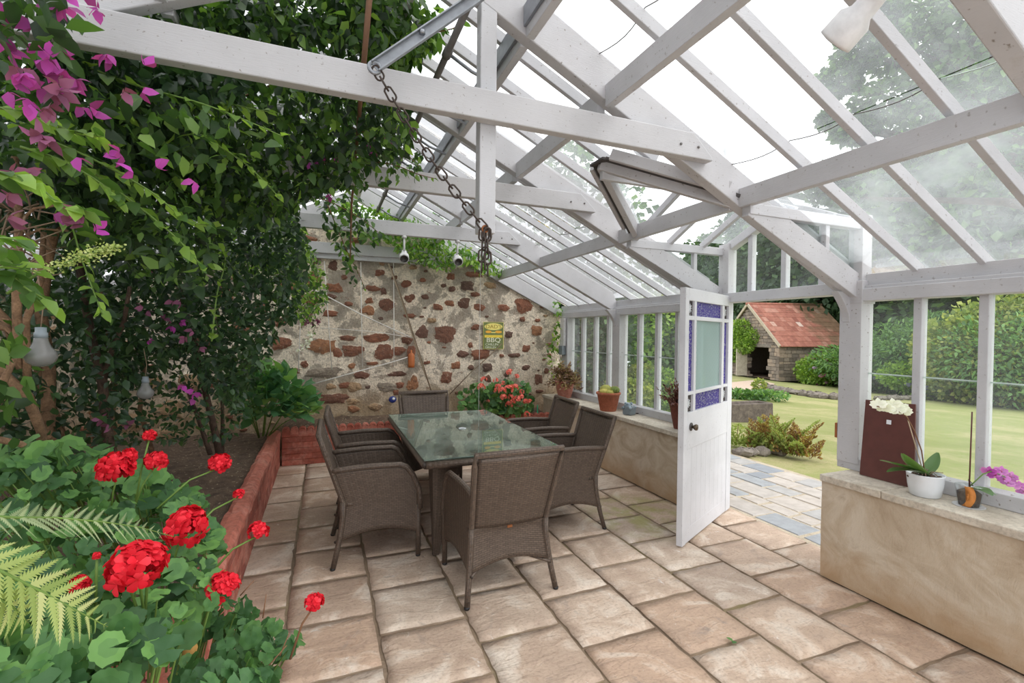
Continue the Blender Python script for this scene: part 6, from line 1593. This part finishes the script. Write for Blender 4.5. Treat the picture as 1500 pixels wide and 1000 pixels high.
bush('bush', 'round bright green bush just left of the doorway post', O, [(0, 0, h_ * .5, 1.6, 1.3, h_ * .52), (1.8, .4, h_ * .5, 1.6, 1.4, h_ * .55)], 5000, .16, M['g_fresh'])
O = np.array([A_[0] + dE[0] * 6.6 + dG[0] * 1.2, A_[1] + dE[1] * 6.6 + dG[1] * 1.2, 0]); O[2] = gz(O[0]); bush('bush', 'ferny blue-green bush behind the end of the shed', O, [(0, 0, 1.6, 2.2, 2, 1.6), (2, -1.0, 1.9, 2, 2, 1.7)], 4000, .24, M['g_blue'], tpl=T_NARROW)

# stone trough
a = G(1060, 616); b = G(1133, 617); hT = height_at(b, 590, 1133)
d = (b - a)[:2]; L = np.linalg.norm(d); t = empty('granite_trough', (b[0], b[1], b[2]), math.atan2(d[1], d[0]), label='weathered rectangular granite trough on the lawn', category='trough')
m = MB(); W_ = .42
V = [(-L, 0, 0), (0, 0, 0), (0, W_, 0), (-L, W_, 0), (-L, .01, hT), (0, .01, hT), (0, W_, hT), (-L, W_, hT), (-L + .08, .09, hT), (-.08, .09, hT), (-.08, W_ - .08, hT), (-L + .08, W_ - .08, hT), (-L + .1, .11, hT * .86), (-.1, .11, hT * .86), (-.1, W_ - .1, hT * .86), (-L + .1, W_ - .1, hT * .86)]
m.add(V, [(0, 3, 2, 1), (0, 1, 5, 4), (1, 2, 6, 5), (2, 3, 7, 6), (3, 0, 4, 7)] + [(4 + i, 4 + (i + 1) % 4, 8 + (i + 1) % 4, 8 + i) for i in range(4)] + [(8 + i, 8 + (i + 1) % 4, 12 + (i + 1) % 4, 12 + i) for i in range(4)] + [(12, 13, 14, 15)])
m.build('body', M['trough'], t, .02)
# rough stone edging across the lawn
def rocks(name, pts, n, s, lab):
    q = [G(*p) for p in pts]; O = q[len(q) // 2]; t = empty('rock_edging', O, label=lab, category='edging')
    for k in range(n):
        f = (k + .5) / n * (len(q) - 1); i = min(int(f), len(q) - 2); p = q[i] + (q[i + 1] - q[i]) * (f - i) + rng.normal(0, s * .25, 3) * [1, 1, 0]
        m = MB(); m.ball((0, 0, 0), 1, 5, (s * rng.uniform(.6, 1.1), s * rng.uniform(.5, .8), s * rng.uniform(.35, .6)))
        m.v = [(x + rng.normal(0, s * .06), y + rng.normal(0, s * .06), z + rng.normal(0, s * .05)) for x, y, z in m.v]
        for f_ in range(len(m.sm)): m.sm[f_] = False
        o = m.build('rock', M['granite'], t); o.location = (p[0] - O[0], p[1] - O[1], gz(p[0]) - O[2] + s * .2); o.rotation_euler = (0, 0, rng.uniform(0, 6))
rocks('rock_edging', [(1118, 568), (1140, 572), (1165, 577), (1190, 581), (1216, 583)], 26, .28, 'low edging of rough stones curving across the lawn in the doorway')
rocks('rock_edging', [(1283, 585), (1330, 584), (1380, 580), (1430, 573)], 30, .22, 'thin line of stones across the lawn seen through the glazing')
# groundcover before the rocks
O = G(1105, 583); bush('groundcover', 'low mat of green groundcover beside the gravel yard', O, [(x, y, .08, .5, .4, .16) for x, y in ((0, 0), (.35, -.3), (-.4, .3), (-.8, .6))], 1400, .12, M['g_blue'], stems=False)
O = G(1112, 572); bush('bush', 'small yellow-green tuft at the left end of the rock edging', O, [(0, 0, .2, .22, .22, .24)], 400, .1, M['g_yellow'], stems=False)
# autumn-tinted fern clump by the doorway
O = G(1120, 660)
fc = empty('fern_clump', O, label='yellowing fern clump on the lawn edge outside the doorway', category='fern')
def wild_frond(par, base, d, L, mat, tint):
    d = Vector(d).normalized(); s = d.cross(Vector((0, 0, 1))).normalized(); n = 16; P = []; D = []; S = []
    Q = [Vector(base) + d * L * f + Vector((0, 0, -.35 * L * f * f)) for f in np.linspace(0, 1, 9)]
    for k in range(n):
        f = (k + .5) / n; p = Vector(base) + d * L * f + Vector((0, 0, -.35 * L * f * f))
        for sg in (1, -1):
            for j in range(5):
                g = (j + .5) / 5; P.append(tuple(p + s * sg * L * .22 * (1 - f) * g + d * .04 * g * L)); D.append(tuple(d + s * sg * .4 + Vector(rng.normal(0, .3, 3)))); S.append(.05 * (1.1 - .6 * f))
    return Q, P, D, S
for grp, n, mat in (('green_fronds', 26, 'fern'), ('brown_fronds', 22, 'dry')):
    m = MB(); PP = []; DD = []; SS = []
    for k in range(n):
        ux = rng.uniform(-.5, .45) if n == 26 else rng.uniform(-.3, .6); base = np.array([ux * .35, -ux * .75 + rng.normal(0, .1), 0]); a = rng.uniform(0, 6.28); d = (math.cos(a) * .7, math.sin(a) * .7, rng.uniform(.7, 2.4))
        Q, P, D, S = wild_frond(fc, base, d, rng.uniform(.4, .85), M[mat], 0); m.tube(Q, .004, 4); PP += P; DD += D; SS += S
    f = m.build(grp, M['stem_brown'], fc); leaves('pinnae', PP, DD, rdir(len(PP), .6), np.array(SS), T_CARD, rng.random(len(PP)), M[mat], f)
rocks('rock_edging', [(1082, 668), (1110, 664), (1150, 659), (1178, 657)], 7, .13, 'few flat stones at the foot of the yellowing fern')

# shrub border seen through the glazing on the right
GB = 'shrubs in the border beyond the lawn'
for px, X, w, h, mt, s, lab in ((1278, 27, 2.6, 2.6, 'g_blue', .3, 'blue-green shrub in the border, right beside the doorway post'), (1318, 26, 2.4, 2.0, 'g_mid', .26, 'rounded mid green shrub in the border seen through the first pane'), (1362, 26, 2.3, 3.8, 'g_blue', .34, 'tall fern-leaved shrub behind the first mullion'),
                               (1368, 25, 1.8, 1.7, 'g_fresh', .24, 'low bright hydrangea shrub beside the first mullion'), (1420, 24, 1.7, 3.7, 'g_yellow', .28, 'yellow variegated shrub seen through the second pane'), (1470, 24, 1.9, 4.3, 'g_yellow', .28, 'taller yellow variegated shrub seen through the third pane'), (1500, 25, 2.4, 2.6, 'g_mid', .3, 'green shrub at the right edge of the glazing'), (1530, 24, 2.8, 3.8, 'g_blue', .3, 'shrub cut off by the right edge of the picture')):
    O = ground_at(px, X); k = [(0, 0, h * .42, w * .8, w * .8, h * .45), (w * .35, -w * .3, h * .62, w * .6, w * .6, h * .38), (-w * .4, w * .3, h * .55, w * .6, w * .6, h * .36), (w * .1, .1, h * .82, w * .4, w * .4, h * .2)]
    b = bush('shrub', lab, O, k, 6500, s * .66, M[mt], 'shrub', GB, T_NARROW if mt == 'g_blue' else T_CARD)
    if mt in ('g_fresh', 'g_mid'):
        for q in range(9): d = rdir(1)[0]; MB().ball((-abs(d[0]) * w * .8, d[1] * w * .8, h * .3 + abs(d[2]) * h * .2), .14, 4, (1, 1, .8), 1.0).build('flower_head', M['hyd_flower'], b)
# woodland rising behind
def tree(O, h, crown, mt, n, s, lab, group=None, cat='tree', trunk=.22, tint=(1.6, 1.8)):
    t = empty('tree', O, label=lab, category=cat, group=group)
    P = []; D = []
    for b in crown:
        c = max(30, int(n / len(crown))); d = rdir(c); r = rng.uniform(.45, 1.08, c)[:, None] ** .7; P.append(np.array(b[:3]) + d * r * np.array(b[3:])); D.append(d + rdir(c, 0, .5))
    P = np.concatenate(P); D = np.concatenate(D); k = len(P)
    leaves('crown', P, D, rdir(k, .5), s * rng.uniform(.6, 1.3, k), T_CARD if k < 12000 else T_OVATE, rng.beta(*tint, k), M[mt], t, False, 1.2)
    m = MB(); m.tube([(0, 0, 0), (.1, 0, h * .3), (0, .1, h * .6), (.1, .1, h * .88)], [trunk, trunk * .8, trunk * .5, trunk * .15], 8)
    for b in crown: m.tube([(.05, .03, h * .35), (b[0] * .5, b[1] * .5, (h * .4 + b[2]) / 2), tuple(b[:3])], [trunk * .4, trunk * .25, trunk * .08], 6)
    m.build('trunk', M['bark_dark'], t)
    return t
def crown_blobs(h, w, n=9, low=.2):
    out = []
    for k in range(n):
        z = h * (low + (1 - low) * (k + .4) / n); r = w * math.sin(PI * min(.96, .18 + .8 * (k + .5) / n)) ** .8; a = k * 2.4
        out.append((math.cos(a) * r * .55, math.sin(a) * r * .55, z, r * .75, r * .75, h * .13))
    return out
GT = 'woodland trees behind the shrub border'
for px, X, h, w, mt, lab in ((1085, 38, 15, 6.5, 'g_dark', 'dark tree rising behind the ridge of the shed'), (1150, 36, 14, 6, 'g_dark', 'dark tree filling the doorway top behind the shed roof'), (1215, 36, 15, 6, 'g_dark', 'dark tree behind the right end of the shed'),
                         (1262, 38, 16, 6, 'g_dark', 'tall dark tree behind the doorway post'), (1325, 40, 17, 6.5, 'g_dark', 'dark woodland tree seen through the first pane'), (1390, 40, 19, 6.5, 'g_mid', 'woodland tree above the second pane'), (1450, 38, 21, 6.5, 'g_dark', 'tall woodland tree above the third pane'), (1515, 36, 22, 7, 'g_mid', 'tall woodland tree at the right edge'), (1570, 34, 22, 7, 'g_dark', 'woodland tree whose crown is cut by the right edge of the picture'), (1035, 42, 14, 6, 'g_dark', 'dark tree beyond the gable of the shed')):
    O = ground_at(px, X); tree(O, h, crown_blobs(h, w, 13, .08), mt, 8500, .52, lab, GT)
# near tree whose branches hang over the roof at the top right
O = np.array([11.0, 2.3, gz(11)])
tree(O, 9, [tuple(atx(px, py, X) - O) + (r * 1.1, r, r * .62) for px, py, X, r in ((1225, 120, 8.4, .34), (1262, 72, 8.5, .36), (1252, 190, 8.6, .3), (1300, 150, 8.8, .5), (1215, 175, 8.5, .16), (1335, 70, 9.0, .6), (1310, 225, 9, .34), (1400, 40, 9.4, .8), (1410, 150, 9.3, .7), (1470, 100, 9.5, .8), (1370, 210, 9.4, .5), (1460, 220, 9.6, .7), (1500, 20, 9.8, .8), (1350, 20, 9.2, .5), (1240, 290, 9.4, .16), (1290, 20, 8.8, .3))], 'g_mid', 13000, .12, 'near tree whose leafy branches show through the roof at the top right', None, trunk=.28)
# shrubbery close to the glazing on the left
GL = 'shrubs close outside the glazing beyond the door'
for px, X, w, h, mt, s, lab in ((846, 4.6, .9, 3.0, 'g_dark', .12, 'dark hedge close to the far end of the glazing'), (872, 5.6, 1.0, 2.8, 'g_mid', .12, 'green shrub behind the cactus'), (905, 7.6, 1.3, 3.4, 'g_fresh', .15, 'bright leafy shrub behind the wide post'), (945, 8.6, 1.4, 3.0, 'g_mid', .15, 'tall shrub right of the wide post'), (982, 9.2, 1.1, 2.6, 'g_mid', .15, 'shrub behind the free edge of the door'), (940, 6.2, .55, .95, 'g_yellow', .08, 'pale flowering shrub low behind the glazing'), (915, 5.4, .5, .7, 'g_yellow', .07, 'low yellow-green plant outside the glazing'), (972, 6.4, .5, .9, 'g_fresh', .08, 'low pale plant outside the glazing by the door')):
    P_ = ground_at(px, X)
    k = [(0, 0, h * .45, w * .8, w * .8, h * .46), (w * .4, -w * .3, h * .6, w * .6, w * .6, h * .36), (-w * .4, w * .3, h * .55, w * .6, w * .6, h * .4), (0, 0, h * .85, w * .4, w * .4, h * .18)]
    bush('shrub', lab, P_, k, 5200, s, M[mt], 'shrub', GL)
O = ground_at(929, 6.9)
t = empty('garden_chair', O, .4, label='pale garden seat just visible beyond the glazing', category='chair')
MB().box((-.3, -.3, .42), (.3, .3, .46)).build('seat', M['ceramic'], t, .01); MB().box((-.3, .26, .46), (.3, .3, 1.0)).build('backrest', M['ceramic'], t, .02)
for sx in (-1, 1):
    for sy in (-1, 1): MB().box((sx * .27 - .02, sy * .27 - .02, 0), (sx * .27 + .02, sy * .27 + .02, .42)).build('leg', M['ceramic'], t)
# trees behind the gable wall, pale through the glass
for x, y, h, w, lab in ((7.5, 14, 7.5, 2.6, 'tree seen through the roof above the third truss'), (4.0, 16, 5.2, 2.4, 'tree beyond the gable wall')):
    tree(np.array([x, y, gz(x)]), h, crown_blobs(h, w, 8, .25), 'g_mid', 2600, .28, lab, 'trees round the glasshouse')

# ================================================================ light: bright overcast sky with a soft high sun
w = bpy.data.worlds.new('overcast'); SC.world = w; w.use_nodes = True
nt = w.node_tree; nt.nodes.clear()
bgN = nt.nodes.new('ShaderNodeBackground'); ow = nt.nodes.new('ShaderNodeOutputWorld'); tc = nt.nodes.new('ShaderNodeTexCoord'); sep = nt.nodes.new('ShaderNodeSeparateXYZ'); rp = nt.nodes.new('ShaderNodeValToRGB')
nt.links.new(tc.outputs['Generated'], sep.inputs[0]); nt.links.new(sep.outputs['Z'], rp.inputs[0]); nt.links.new(rp.outputs[0], bgN.inputs[0]); nt.links.new(bgN.outputs[0], ow.inputs[0])
rp.color_ramp.elements[0].position = 0; rp.color_ramp.elements[0].color = (.92, .95, 1, 1); rp.color_ramp.elements[1].position = .7; rp.color_ramp.elements[1].color = (1, 1, 1, 1)
bgN.inputs[1].default_value = 1.5
sd = bpy.data.lights.new('sun', 'SUN'); sd.energy = 1.3; sd.angle = math.radians(50); sd.color = (1, .97, .93)
so = bpy.data.objects.new('sun', sd); COL.objects.link(so); so.rotation_euler = (math.radians(38), math.radians(22), math.radians(20))
vs = SC.view_settings; vs.view_transform = 'Standard'; vs.look = 'None'; vs.gamma = 1; vs.use_curve_mapping = False; vs.exposure = .42
